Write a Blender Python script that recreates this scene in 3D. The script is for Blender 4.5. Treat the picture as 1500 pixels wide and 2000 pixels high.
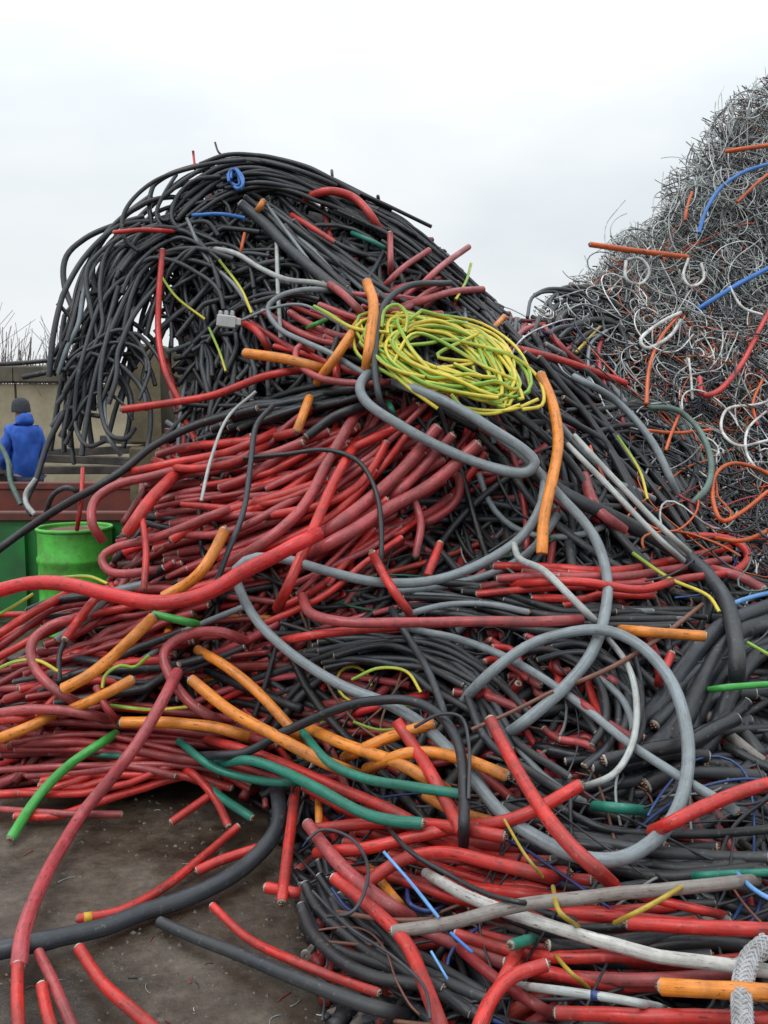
import bpy, math, random
import numpy as np

# ------------------------------------------------------------------ clear
for o in list(bpy.data.objects): bpy.data.objects.remove(o)
scene = bpy.context.scene
COL = scene.collection
rng = np.random.default_rng(11)
random.seed(11)

# ------------------------------------------------------------------ camera
CAM_H, PITCH, F = 1.55, math.radians(6.3), 1800.0      # focal length in photo pixels (2000 tall)
cam_d = bpy.data.cameras.new('camera'); cam = bpy.data.objects.new('camera', cam_d); COL.objects.link(cam)
cam.location = (0, 0, CAM_H); cam.rotation_euler = (math.pi/2 - PITCH, 0, 0)
cam_d.sensor_fit = 'VERTICAL'; cam_d.sensor_height = 24.0; cam_d.lens = 24.0*F/2000
cam_d.clip_start = 0.05; cam_d.clip_end = 3000
scene.camera = cam
scene.render.resolution_x, scene.render.resolution_y = 768, 1024

# ------------------------------------------------------------------ world: overcast sky
SUN_EL, SUN_ROT = math.radians(52), math.radians(-50)
world = bpy.data.worlds.new('World'); scene.world = world; world.use_nodes = True
nt = world.node_tree; nt.nodes.clear()
wo = nt.nodes.new('ShaderNodeOutputWorld'); bg = nt.nodes.new('ShaderNodeBackground')
sky = nt.nodes.new('ShaderNodeTexSky'); sky.sky_type = 'NISHITA'; sky.sun_disc = False
sky.sun_elevation = SUN_EL; sky.sun_rotation = SUN_ROT; sky.dust_density = 4.0
sk = nt.nodes.new('ShaderNodeVectorMath'); sk.operation = 'SCALE'; sk.inputs['Scale'].default_value = 0.10
tc = nt.nodes.new('ShaderNodeTexCoord'); mp = nt.nodes.new('ShaderNodeMapping')
mp.inputs['Scale'].default_value = (1.0, 1.0, 2.2); mp.inputs['Location'].default_value = (0.35, 0.1, 0.55)
nz = nt.nodes.new('ShaderNodeTexNoise'); nz.inputs['Scale'].default_value = 2.0; nz.inputs['Detail'].default_value = 5; nz.inputs['Roughness'].default_value = 0.5
cr = nt.nodes.new('ShaderNodeValToRGB')
cr.color_ramp.elements[0].position = 0.33; cr.color_ramp.elements[0].color = (0.76, 0.845, 0.90, 1)
cr.color_ramp.elements[1].position = 0.62; cr.color_ramp.elements[1].color = (1.0, 1.03, 1.05, 1)
mx = nt.nodes.new('ShaderNodeMix'); mx.data_type = 'RGBA'; mx.inputs[0].default_value = 0.93
L = nt.links.new
L(sky.outputs[0], sk.inputs[0]); L(tc.outputs['Generated'], mp.inputs[0]); L(mp.outputs[0], nz.inputs['Vector'])
L(nz.outputs[0], cr.inputs[0]); L(sk.outputs[0], mx.inputs[6]); L(cr.outputs[0], mx.inputs[7])
sx = nt.nodes.new('ShaderNodeSeparateXYZ'); L(tc.outputs['Generated'], sx.inputs[0])
zr = nt.nodes.new('ShaderNodeMapRange'); L(sx.outputs[2], zr.inputs[0]); zr.interpolation_type = 'SMOOTHSTEP'; zr.inputs[1].default_value = 0.1; zr.inputs[3].default_value = 0.93; zr.inputs[4].default_value = 1.95   # overcast sky: zenith about twice the horizon
zm = nt.nodes.new('ShaderNodeVectorMath'); zm.operation = 'SCALE'; L(mx.outputs[2], zm.inputs[0]); L(zr.outputs[0], zm.inputs['Scale'])
L(zm.outputs[0], bg.inputs[0]); bg.inputs[1].default_value = 1.0; L(bg.outputs[0], wo.inputs[0])

sun_d = bpy.data.lights.new('sun', 'SUN'); sun_d.energy = 0.8; sun_d.angle = math.radians(25); sun_d.color = (1, 0.97, 0.93)
sun = bpy.data.objects.new('sun', sun_d); COL.objects.link(sun)
sun.rotation_euler = (math.radians(90)-SUN_EL, 0, math.radians(-40))     # from behind-left of the camera
scene.view_settings.view_transform = 'Standard'; scene.view_settings.look = 'None'
scene.view_settings.exposure = 0.0; scene.view_settings.gamma = 1.0; scene.view_settings.use_curve_mapping = False

scene.cycles.max_bounces = 5; scene.cycles.diffuse_bounces = 3; scene.cycles.glossy_bounces = 2

# ------------------------------------------------------------------ materials
def new_mat(name):
    m = bpy.data.materials.new(name); m.use_nodes = True
    n = m.node_tree.nodes; return m, n, m.node_tree.links.new, n['Principled BSDF']

def ramp(n, stops):
    r = n.new('ShaderNodeValToRGB'); e = r.color_ramp.elements
    e[0].position, e[0].color = stops[0][0], (*stops[0][1], 1); e[1].position, e[1].color = stops[1][0], (*stops[1][1], 1)
    for p, c in stops[2:]:
        k = e.new(p); k.color = (*c, 1)
    return r

def noise(n, link, scale, detail=5, rough=0.55, vec=None):
    z = n.new('ShaderNodeTexNoise'); z.inputs['Scale'].default_value = scale
    z.inputs['Detail'].default_value = detail; z.inputs['Roughness'].default_value = rough
    if vec is None:
        vec = n.new('ShaderNodeTexCoord').outputs['Object']
    link(vec, z.inputs['Vector']); return z

def mixc(n, link, fac, a, b, blend='MIX'):
    m = n.new('ShaderNodeMix'); m.data_type = 'RGBA'; m.blend_type = blend
    if hasattr(fac, 'is_linked'): link(fac, m.inputs[0])
    else: m.inputs[0].default_value = fac
    for s, i in ((a, 6), (b, 7)):
        if hasattr(s, 'is_linked'): link(s, m.inputs[i])
        else: m.inputs[i].default_value = (*s, 1)
    return m.outputs[2]

def sheath(name, col, dirt=(0.035, 0.03, 0.026), amount=0.5, rough=0.42, var=0.35, hue=0.02, stripe=None, bump=0.25, simple=False):
    m, n, link, b = new_mat(name)
    geo = n.new('ShaderNodeNewGeometry'); uvn = n.new('ShaderNodeUVMap')
    base = col
    if stripe:
        sep = n.new('ShaderNodeSeparateXYZ'); link(uvn.outputs[0], sep.inputs[0])
        tw = n.new('ShaderNodeMath'); tw.operation = 'MULTIPLY_ADD'; link(sep.outputs[0], tw.inputs[0]); tw.inputs[1].default_value = 1.1
        link(sep.outputs[1], tw.inputs[2])
        fr = n.new('ShaderNodeMath'); fr.operation = 'FRACT'; link(tw.outputs[0], fr.inputs[0])
        lt = n.new('ShaderNodeMath'); lt.operation = 'LESS_THAN'; link(fr.outputs[0], lt.inputs[0]); lt.inputs[1].default_value = 0.4
        base = mixc(n, link, lt.outputs[0], col, stripe)
    hsv = n.new('ShaderNodeHueSaturation')
    if hasattr(base, 'is_linked'): link(base, hsv.inputs['Color'])
    else: hsv.inputs['Color'].default_value = (*base, 1)
    mr = n.new('ShaderNodeMapRange'); link(geo.outputs['Random Per Island'], mr.inputs[0])
    mr.inputs[3].default_value = 1-var; mr.inputs[4].default_value = 1+var*0.5; link(mr.outputs[0], hsv.inputs['Value'])
    mh = n.new('ShaderNodeMapRange'); link(geo.outputs['Random Per Island'], mh.inputs[0])
    mh.inputs[3].default_value = 0.5+hue; mh.inputs[4].default_value = 0.5-hue; link(mh.outputs[0], hsv.inputs['Hue'])
    if simple:
        n0 = noise(n, link, 9, 2); r0 = ramp(n, [(0.35, (0.5, 0.48, 0.46)), (0.6, (1.1, 1.1, 1.1))]); link(n0.outputs[0], r0.inputs[0])
        link(mixc(n, link, 1.0, hsv.outputs[0], r0.outputs[0], 'MULTIPLY'), b.inputs['Base Color']); b.inputs['Roughness'].default_value = rough; return m
    # grime film, scuffs along the length, fine specks
    n1 = noise(n, link, 4.5, 5, 0.68); r1 = ramp(n, [(0.40, (0, 0, 0)), (0.66, (amount,)*3)]); link(n1.outputs[0], r1.inputs[0])
    gm = n.new('ShaderNodeMath'); gm.operation = 'MULTIPLY'; link(r1.outputs[0], gm.inputs[0]); gr_ = n.new('ShaderNodeMapRange'); link(geo.outputs['Random Per Island'], gr_.inputs[0])
    gr_.inputs[3].default_value = 1.6; gr_.inputs[4].default_value = 0.35; link(gr_.outputs[0], gm.inputs[1]); gm.use_clamp = True
    c1 = mixc(n, link, gm.outputs[0], hsv.outputs[0], dirt)
    mpg = n.new('ShaderNodeMapping'); mpg.inputs['Scale'].default_value = (9, 5, 1); link(uvn.outputs[0], mpg.inputs[0])
    n2 = noise(n, link, 3.0, 4, 0.7, mpg.outputs[0]); r2 = ramp(n, [(0.57, (0, 0, 0)), (0.67, (min(1, amount*1.5),)*3)]); link(n2.outputs[0], r2.inputs[0])
    c2 = mixc(n, link, r2.outputs[0], c1, dirt)
    mps = n.new('ShaderNodeMapping'); mps.inputs['Scale'].default_value = (1.6, 7, 1); link(uvn.outputs[0], mps.inputs[0])
    n4 = noise(n, link, 2.2, 4, 0.65, mps.outputs[0]); r4 = ramp(n, [(0.30, (0.62, 0.60, 0.58)), (0.62, (1.08, 1.08, 1.08))]); link(n4.outputs[0], r4.inputs[0])
    c2 = mixc(n, link, 0.85, c2, r4.outputs[0], 'MULTIPLY')                  # handled and dragged: streaks along the sheath
    n5 = noise(n, link, 26, 4, 0.7); r5 = ramp(n, [(0.32, (0.68, 0.66, 0.64)), (0.58, (1.05, 1.05, 1.05))]); link(n5.outputs[0], r5.inputs[0])
    c2 = mixc(n, link, 0.5, c2, r5.outputs[0], 'MULTIPLY')
    n3 = noise(n, link, 55, 3, 0.6); r3 = ramp(n, [(0.62, (0, 0, 0)), (0.72, (0.16,)*3)]); link(n3.outputs[0], r3.inputs[0])
    c3 = mixc(n, link, r3.outputs[0], c2, (0.45, 0.42, 0.38))
    link(c3, b.inputs['Base Color'])
    rr = n.new('ShaderNodeMapRange'); link(n1.outputs[0], rr.inputs[0]); rr.inputs[1].default_value = 0.3; rr.inputs[2].default_value = 0.7
    rr.inputs[3].default_value = rough-0.16; rr.inputs[4].default_value = rough+0.16; link(rr.outputs[0], b.inputs['Roughness'])
    bp = n.new('ShaderNodeBump'); bp.inputs['Strength'].default_value = bump; bp.inputs['Distance'].default_value = 0.004
    nb = noise(n, link, 38, 4, 0.6); link(nb.outputs[0], bp.inputs['Height']); link(bp.outputs[0], b.inputs['Normal'])
    b.inputs['Specular IOR Level'].default_value = 0.5
    return m

def plain(name, col, rough=0.6, metal=0.0, col2=None, scale=8, bump=0.0, lo=0.4, hi=0.65):
    m, n, link, b = new_mat(name)
    z = noise(n, link, scale, 6, 0.6)
    r = ramp(n, [(lo, col), (hi, col2 or tuple(c*0.75 for c in col))]); link(z.outputs[0], r.inputs[0]); link(r.outputs[0], b.inputs['Base Color'])
    b.inputs['Roughness'].default_value = rough; b.inputs['Metallic'].default_value = metal
    if bump:
        bp = n.new('ShaderNodeBump'); bp.inputs['Strength'].default_value = bump; bp.inputs['Distance'].default_value = 0.01
        zb = noise(n, link, scale*5, 5, 0.65); link(zb.outputs[0], bp.inputs['Height']); link(bp.outputs[0], b.inputs['Normal'])
    return m

M = {
 'red':     sheath('red_sheath',    (0.66, 0.040, 0.028), amount=0.68, rough=0.40, hue=0.006),
 'pink':    sheath('faded_red_sheath', (0.47, 0.072, 0.075), amount=0.66, rough=0.40, hue=0.006),
 'maroon':  sheath('dark_red_sheath', (0.34, 0.026, 0.028), amount=0.55, rough=0.42, hue=0.006),
 'black':   sheath('black_sheath',  (0.013, 0.016, 0.021), dirt=(0.042, 0.037, 0.033), amount=0.5, rough=0.44, var=0.5, hue=0.0),
 'char':    sheath('charcoal_sheath', (0.030, 0.037, 0.047), dirt=(0.060, 0.054, 0.047), amount=0.55, rough=0.48, var=0.35, hue=0.0),
 'grey':    sheath('grey_sheath',   (0.215, 0.255, 0.275), dirt=(0.10, 0.09, 0.08), amount=0.45, rough=0.5, var=0.2, hue=0.0),
 'pale':    sheath('pale_grey_sheath', (0.44, 0.47, 0.46), dirt=(0.14, 0.12, 0.10), amount=0.5, rough=0.5, var=0.25, hue=0.0),
 'white':   sheath('dirty_white_sheath', (0.62, 0.62, 0.59), dirt=(0.13, 0.115, 0.10), amount=0.75, rough=0.5, var=0.15, hue=0.0),
 'rusty':   sheath('worn_grey_brown_sheath', (0.25, 0.23, 0.21), dirt=(0.10, 0.045, 0.035), amount=0.8, rough=0.6, var=0.1, hue=0.0, bump=0.6),
 'orange':  sheath('orange_sheath', (0.82, 0.275, 0.030), dirt=(0.09, 0.045, 0.025), amount=0.62, rough=0.45, var=0.2, hue=0.012),
 'deep':    sheath('deep_orange_sheath', (0.66, 0.115, 0.012), amount=0.35, rough=0.45, var=0.25, hue=0.01),
 'teal':    sheath('teal_sheath',   (0.012, 0.215, 0.150), amount=0.40, rough=0.45, var=0.2, hue=0.01),
 'green':   sheath('green_sheath',  (0.060, 0.40, 0.075), amount=0.30, rough=0.45, var=0.2, hue=0.01),
 'dgreen':  sheath('dark_green_sheath', (0.012, 0.10, 0.055), amount=0.40, rough=0.5, var=0.2),
 'greygreen': sheath('grey_green_sheath', (0.11, 0.185, 0.16), amount=0.40, rough=0.5, var=0.2),
 'blue':    sheath('blue_sheath',   (0.030, 0.18, 0.58), amount=0.30, rough=0.42, var=0.2, hue=0.01),
 'navy':    sheath('navy_sheath',   (0.02, 0.05, 0.20), amount=0.30, rough=0.42, var=0.2, hue=0.01),
 'lblue':   sheath('light_blue_sheath', (0.14, 0.38, 0.80), amount=0.25, rough=0.42, var=0.1, hue=0.01),
 'brown':   sheath('rust_brown_strip', (0.20, 0.085, 0.055), amount=0.5, rough=0.6, var=0.2),
 'yg':      sheath('yellow_green_stripe', (0.74, 0.60, 0.055), amount=0.22, rough=0.42, var=0.2, hue=0.01, stripe=(0.24, 0.46, 0.05)),
 'yellow':  sheath('dirty_yellow_sheath', (0.50, 0.36, 0.035), amount=0.5, rough=0.45, var=0.2, hue=0.01),
 'braid':   sheath('silver_braid', (0.46, 0.47, 0.49), dirt=(0.16, 0.15, 0.14), amount=0.7, rough=0.5, var=0.1, hue=0, bump=1.0),
 'insul':   plain('core_insulation', (0.50, 0.46, 0.40), 0.6, col2=(0.16, 0.13, 0.11), scale=40),
 'copper':  plain('copper_strands', (0.34, 0.20, 0.13), 0.45, 0.7, col2=(0.12, 0.08, 0.06), scale=60),
 'wgrey':   sheath('fine_grey_wire',  (0.45, 0.48, 0.47), dirt=(0.10, 0.09, 0.08), amount=0.4, rough=0.5, var=0.6, hue=0.0, simple=True),
 'wwhite':  sheath('fine_white_wire', (0.60, 0.60, 0.58), dirt=(0.2, 0.18, 0.16), amount=0.4, rough=0.5, var=0.35, hue=0.0, simple=True),
 'wdark':   sheath('fine_dark_wire',  (0.040, 0.042, 0.050), dirt=(0.08, 0.07, 0.06), amount=0.4, rough=0.5, var=0.6, hue=0.0, simple=True),
 'core':    plain('core_gap_shade', (0.022, 0.020, 0.020), 0.85, col2=(0.045, 0.036, 0.032), scale=6, bump=0.6),  # near-black stands in for the shade between cables
}

# ------------------------------------------------------------------ object helpers
def tag(o, label=None, cat=None, group=None, kind=None):
    if label: o['label'] = label
    if cat: o['category'] = cat
    if group: o['group'] = group
    if kind: o['kind'] = kind
    return o

def link_obj(name, me, mats, parent=None, loc=(0, 0, 0)):
    for m in mats: me.materials.append(m)
    o = bpy.data.objects.new(name, me); COL.objects.link(o); o.location = loc
    if parent: o.parent = parent
    return o

def np_mesh(name, V, loops, starts, sizes, uv=None, mat_idx=None, smooth=True):
    me = bpy.data.meshes.new(name)
    me.vertices.add(len(V)); me.vertices.foreach_set('co', np.ascontiguousarray(V, dtype=np.float32).ravel())
    me.loops.add(len(loops)); me.loops.foreach_set('vertex_index', np.ascontiguousarray(loops, dtype=np.int32))
    me.polygons.add(len(starts)); me.polygons.foreach_set('loop_start', np.ascontiguousarray(starts, dtype=np.int32))
    me.polygons.foreach_set('loop_total', np.ascontiguousarray(sizes, dtype=np.int32))
    me.polygons.foreach_set('use_smooth', np.full(len(starts), smooth, dtype=bool))
    if mat_idx is not None: me.polygons.foreach_set('material_index', np.ascontiguousarray(mat_idx, dtype=np.int32))
    if uv is not None:
        l = me.uv_layers.new(name='UVMap'); l.data.foreach_set('uv', np.ascontiguousarray(uv, dtype=np.float32).ravel())
    me.update(calc_edges=True); me.validate(); return me

def tubes(name, P, R, S, mat=None, flat=None):
    """P [M,K,3] paths, R [M] or [M,K] radii, S sides -> mesh of M capped tubes, mat [M] slot numbers"""
    R = np.asarray(R, float)
    if R.ndim == 1: R = np.repeat(R[:, None], P.shape[1], 1)
    if S >= 8 and P.shape[1] > 4:           # support ring just inside each end keeps the cut edge crisp
        e = 0.03; P = np.concatenate([P[:, :1], P[:, :1]*(1-e)+P[:, 1:2]*e, P[:, 1:-1], P[:, -1:]*(1-e)+P[:, -2:-1]*e, P[:, -1:]], 1)
        R = np.concatenate([R[:, :1], R[:, :1], R[:, 1:-1], R[:, -1:], R[:, -1:]], 1)
    Mn, K, _ = P.shape
    T = np.gradient(P, axis=1); T /= np.linalg.norm(T, axis=2, keepdims=True)+1e-9
    N = np.zeros_like(P)
    up = np.tile(np.array([0.13, 0.2, 1.0]), (Mn, 1)); n = up-(up*T[:, 0]).sum(1, keepdims=True)*T[:, 0]
    n /= np.linalg.norm(n, axis=1, keepdims=True)+1e-9; N[:, 0] = n
    for k in range(1, K):
        n = n-(n*T[:, k]).sum(1, keepdims=True)*T[:, k]; n /= np.linalg.norm(n, axis=1, keepdims=True)+1e-9; N[:, k] = n
    B = np.cross(T, N)
    a = np.linspace(0, 2*np.pi, S, endpoint=False)
    fl = 1.0 if flat is None else flat
    V = P[:, :, None]+R[:, :, None, None]*(np.cos(a)[None, None, :, None]*N[:, :, None]+fl*np.sin(a)[None, None, :, None]*B[:, :, None])
    idx = np.arange(Mn*K*S).reshape(Mn, K, S)
    nx = np.roll(idx, -1, axis=2)
    q = np.stack([idx[:, :-1], nx[:, :-1], nx[:, 1:], idx[:, 1:]], -1)      # M,K-1,S,4
    d = np.concatenate([np.zeros((Mn, 1)), np.cumsum(np.linalg.norm(np.diff(P, axis=1), axis=2), 1)], 1)
    d = d+np.arange(Mn)[:, None]*0.731
    u0, u1 = d[:, :-1, None], d[:, 1:, None]; v0 = np.arange(S)/S; v1 = v0+1/S
    uvq = np.stack([np.stack([u0+0*v0, 0*u0+v0], -1), np.stack([u0+0*v0, 0*u0+v1], -1), np.stack([u1+0*v0, 0*u0+v1], -1), np.stack([u1+0*v0, 0*u0+v0], -1)], -2)
    loops = q.reshape(-1); uv = uvq.reshape(-1, 2)
    capA = idx[:, 0, ::-1].reshape(-1); capB = idx[:, -1].reshape(-1)
    nq = q.shape[0]*q.shape[1]*q.shape[2]
    loops = np.concatenate([loops, capA, capB]); uv = np.concatenate([uv, np.zeros((len(capA)*2, 2))])
    sizes = np.concatenate([np.full(nq, 4), np.full(2*Mn, S)]); starts = np.concatenate([[0], np.cumsum(sizes)[:-1]])
    mi = None
    if mat is not None:
        mat = np.asarray(mat); mi = np.concatenate([np.repeat(mat, (K-1)*S), mat, mat])
    return np_mesh(name, V.reshape(-1, 3), loops, starts, sizes, uv, mi)

class MB:
    """collects boxes / lathes / raw faces into ONE mesh"""
    def __init__(s): s.v, s.f = [], []
    def add(s, v, f):
        b = len(s.v); s.v += [tuple(p) for p in v]; s.f += [tuple(i+b for i in q) for q in f]; return s
    def box(s, c, d, rz=0.0, bev=0.0, rx=0.0, ry=0.0):
        hx, hy, hz = d[0]/2, d[1]/2, d[2]/2
        from mathutils import Euler, Vector
        e = Euler((rx, ry, rz)).to_matrix()
        b = min(bev, hx*.9, hy*.9, hz*.9)
        if b <= 0:
            vs = [(x*hx, y*hy, z*hz) for z in (-1, 1) for x, y in ((-1, -1), (1, -1), (1, 1), (-1, 1))]
            fs = [(3, 2, 1, 0), (4, 5, 6, 7), (0, 1, 5, 4), (1, 2, 6, 5), (2, 3, 7, 6), (3, 0, 4, 7)]
        else:                                   # chamfered vertical profile
            prof = [(hx-b, hy-b, -hz), (hx, hy, -hz+b), (hx, hy, hz-b), (hx-b, hy-b, hz)]
            vs = []; fs = []
            for (px, py, pz) in prof: vs += [(-px, -py, pz), (px, -py, pz), (px, py, pz), (-px, py, pz)]
            for r in range(3):
                for i in range(4): fs.append((r*4+i, r*4+(i+1) % 4, r*4+4+(i+1) % 4, r*4+4+i))
            fs += [(3, 2, 1, 0), (12, 13, 14, 15)]
        return s.add([tuple(e @ Vector(v)+Vector(c)) for v in vs], fs)
    def lathe(s, c, prof, seg=48):
        vs = []; fs = []
        for r, z in prof:
            for i in range(seg):
                a = 2*math.pi*i/seg; vs.append((c[0]+r*math.cos(a), c[1]+r*math.sin(a), c[2]+z))
        for k in range(len(prof)-1):
            for i in range(seg): fs.append((k*seg+i, k*seg+(i+1) % seg, (k+1)*seg+(i+1) % seg, (k+1)*seg+i))
        return s.add(vs, fs)
    def build(s, name, mat, parent=None, loc=(0, 0, 0), smooth=False):
        me = bpy.data.meshes.new(name); me.from_pydata(s.v, [], s.f); me.update()
        if smooth: me.polygons.foreach_set('use_smooth', [True]*len(me.polygons))
        return link_obj(name, me, [mat], parent, loc)

def empty(name, loc):
    o = bpy.data.objects.new(name, None); COL.objects.link(o); o.location = loc; return o

# ------------------------------------------------------------------ the heap's surface: how far each part of the heap stands from the yard's edge
CP = np.array([
 (-50,2050,2.05),(250,2000,2.12),(0,1850,2.45),(250,1800,2.6),(0,1700,2.9),(250,1620,3.22),(0,1550,3.5),(450,1700,2.88),(450,1570,3.35),
 (1000,2000,2.0),(1500,2000,1.9),(700,2000,2.1),(700,1800,2.5),(1100,1800,2.3),(1500,1800,2.2),(750,1600,2.95),(1100,1600,2.65),(1500,1600,2.55),
 (700,1400,3.35),(1100,1400,3.1),(1500,1400,3.05),(0,1400,3.75),(300,1400,3.7),(0,1250,4.0),(300,1200,4.0),(700,1200,3.65),(1100,1200,3.5),(1500,1200,3.6),
 (200,1000,4.35),(500,1000,4.1),(780,1000,4.1),(930,1050,4.15),(1100,1000,3.95),(1300,1020,4.3),(1500,1000,5.0),(300,850,4.7),(600,850,4.35),(900,850,4.3),
 (1100,800,4.5),(1300,850,5.2),(1500,800,6.2),(150,700,4.9),(400,650,5.0),(700,650,4.6),(900,680,4.6),(1040,650,5.0),(1200,650,6.2),(1500,600,7.3),
 (250,450,5.2),(450,320,5.4),(700,400,5.3),(850,500,5.2),(1030,570,6.0),(1200,470,7.2),(1350,330,8.0),(1500,160,8.8),(100,900,4.8),(50,1000,4.7),
 (100,500,5.1),(450,150,5.6),(800,300,5.6),(1000,350,7.0),(1200,200,8.2),(1650,1000,5.2),(1650,1500,2.7),(1650,300,8.6),(1650,2050,1.8),(-120,1000,4.8),(2100,1950,1.75),(2100,1500,2.6),(2100,1100,4.4),(2100,700,6.4),(2100,300,8.0),(1850,100,8.9),(-280,1500,3.75),(-280,1300,4.2)], float)
def _tps(r2): return np.where(r2 > 0, 0.5*r2*np.log(np.maximum(r2, 1e-12)), 0)
_c = CP[:, :2]/1000; _n = len(_c)
_A = np.zeros((_n+3, _n+3)); _A[:_n, :_n] = _tps(((_c[:, None]-_c[None])**2).sum(-1))+np.eye(_n)*0.002
_A[:_n, _n] = 1; _A[:_n, _n+1:] = _c; _A[_n, :_n] = 1; _A[_n+1:, :_n] = _c.T
_w = np.linalg.solve(_A, np.concatenate([np.log(CP[:, 2]), np.zeros(3)]))
def _surf(p):
    q = p/1000.0
    return np.exp(_tps(((q[..., None, :]-_c)**2).sum(-1)) @ _w[:_n]+_w[_n]+q @ _w[_n+1:])
GX = np.arange(-300, 2301, 10); GY = np.arange(0, 2301, 10)
SURF = _surf(np.stack(np.meshgrid(GX, GY), -1).astype(float))
def surf(p):
    x = np.clip((p[..., 0]+300)/10, 0, len(GX)-1.001); y = np.clip(p[..., 1]/10, 0, len(GY)-1.001)
    i, j = x.astype(int), y.astype(int); fx, fy = x-i, y-j
    return (SURF[j, i]*(1-fx)+SURF[j, i+1]*fx)*(1-fy)+(SURF[j+1, i]*(1-fx)+SURF[j+1, i+1]*fx)*fy
SP, CPt = math.sin(PITCH), math.cos(PITCH)
def ray(p):
    xc = (p[..., 0]-750)/F; yc = (1000-p[..., 1])/F
    return np.stack([xc, CPt+yc*SP, yc*CPt-SP], -1)
def unproj(p, Y):
    r = ray(p); return np.array([0, 0, CAM_H])+r*(Y/r[..., 1])[..., None]
def at(x, y, Y): return unproj(np.array([x, y], float), np.array(float(Y)))
def ground_clamp(p, Y, rad):
    r = ray(p); s = r[..., 2]/r[..., 1]
    Yg = np.where(s < -1e-3, (CAM_H-rad)/np.maximum(-s, 1e-3), 1e6)
    return np.minimum(Y, Yg)
def lift_scale(p):        # cables on the bare concrete lie flat, those on the heap ride on others
    t = np.clip((p[..., 1]-1480)/120, 0, 1)*np.clip((600-p[..., 0])/120, 0, 1)
    return 1-0.85*t

def spline(pts, n):
    pts = np.asarray(pts, float)
    if len(pts) == 2: pts = np.array([pts[0], pts.mean(0), pts[1]])
    e = np.concatenate([[2*pts[0]-pts[1]], pts, [2*pts[-1]-pts[-2]]])
    seg = np.linalg.norm(np.diff(e, axis=0), axis=1)**0.5+1e-6; t = np.concatenate([[0], np.cumsum(seg)])
    u = np.linspace(t[1], t[-2]-1e-9, max(n*3, 60)); out = []
    k = np.clip(np.searchsorted(t, u, side='right')-1, 1, len(e)-3)
    def lp(a, b, ta, tb): return a+(b-a)*((u-ta)/(tb-ta))[:, None]
    P0, P1, P2, P3 = e[k-1], e[k], e[k+1], e[k+2]; t0, t1, t2, t3 = t[k-1], t[k], t[k+1], t[k+2]
    A1, A2, A3 = lp(P0, P1, t0, t1), lp(P1, P2, t1, t2), lp(P2, P3, t2, t3)
    B1, B2 = lp(A1, A2, t0, t2), lp(A2, A3, t1, t3); c = lp(B1, B2, t1, t2)
    d = np.concatenate([[0], np.cumsum(np.linalg.norm(np.diff(c, axis=0), axis=1))]); s = np.linspace(0, d[-1], n)
    return np.stack([np.interp(s, d, c[:, i]) for i in range(c.shape[1])], 1)

def smooth1(a, k):
    if k < 1: return a
    w = np.hanning(2*k+3)[1:-1]; w /= w.sum()
    return np.convolve(np.pad(a, (k, k), mode='edge'), w, 'valid')

NAMES = {'red': 'red_cable', 'pink': 'red_cable', 'maroon': 'red_cable', 'black': 'black_cable', 'char': 'black_cable', 'grey': 'grey_cable', 'pale': 'grey_cable',
         'white': 'white_cable', 'rusty': 'worn_cable', 'orange': 'orange_cable', 'deep': 'orange_cable', 'teal': 'green_cable', 'green': 'green_cable', 'dgreen': 'green_cable',
         'greygreen': 'green_cable', 'blue': 'blue_cable', 'navy': 'blue_cable', 'lblue': 'blue_cable', 'brown': 'copper_strip', 'yg': 'striped_wire', 'yellow': 'yellow_wire',
         'braid': 'braided_strap', 'wgrey': 'grey_wire', 'wwhite': 'white_wire', 'wdark': 'black_wire'}

def cut_end(parent, p, t, r, rnd):
    """cut face of a cable: insulation plug with a conductor of seven strands"""
    t = t/np.linalg.norm(t); a = np.cross(t, [0.3, 0.2, 1.0]); a /= np.linalg.norm(a); b = np.cross(t, a)
    ins = tubes('insulation', np.array([[p-t*r*0.1, p+t*r*0.22]]), [r*0.80], 10)
    i = link_obj('insulation', ins, [M['insul']], parent)
    cs = [np.zeros(3)]+[(a*math.cos(k*math.pi/3)+b*math.sin(k*math.pi/3))*r*0.36 for k in range(6)]
    P = np.array([[p+c, p+c+t*r*(0.35+0.35*rnd.random())] for c in cs])
    link_obj('conductor', tubes('conductor', P, np.full(7, r*0.17), 6), [M['copper']], i)

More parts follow.
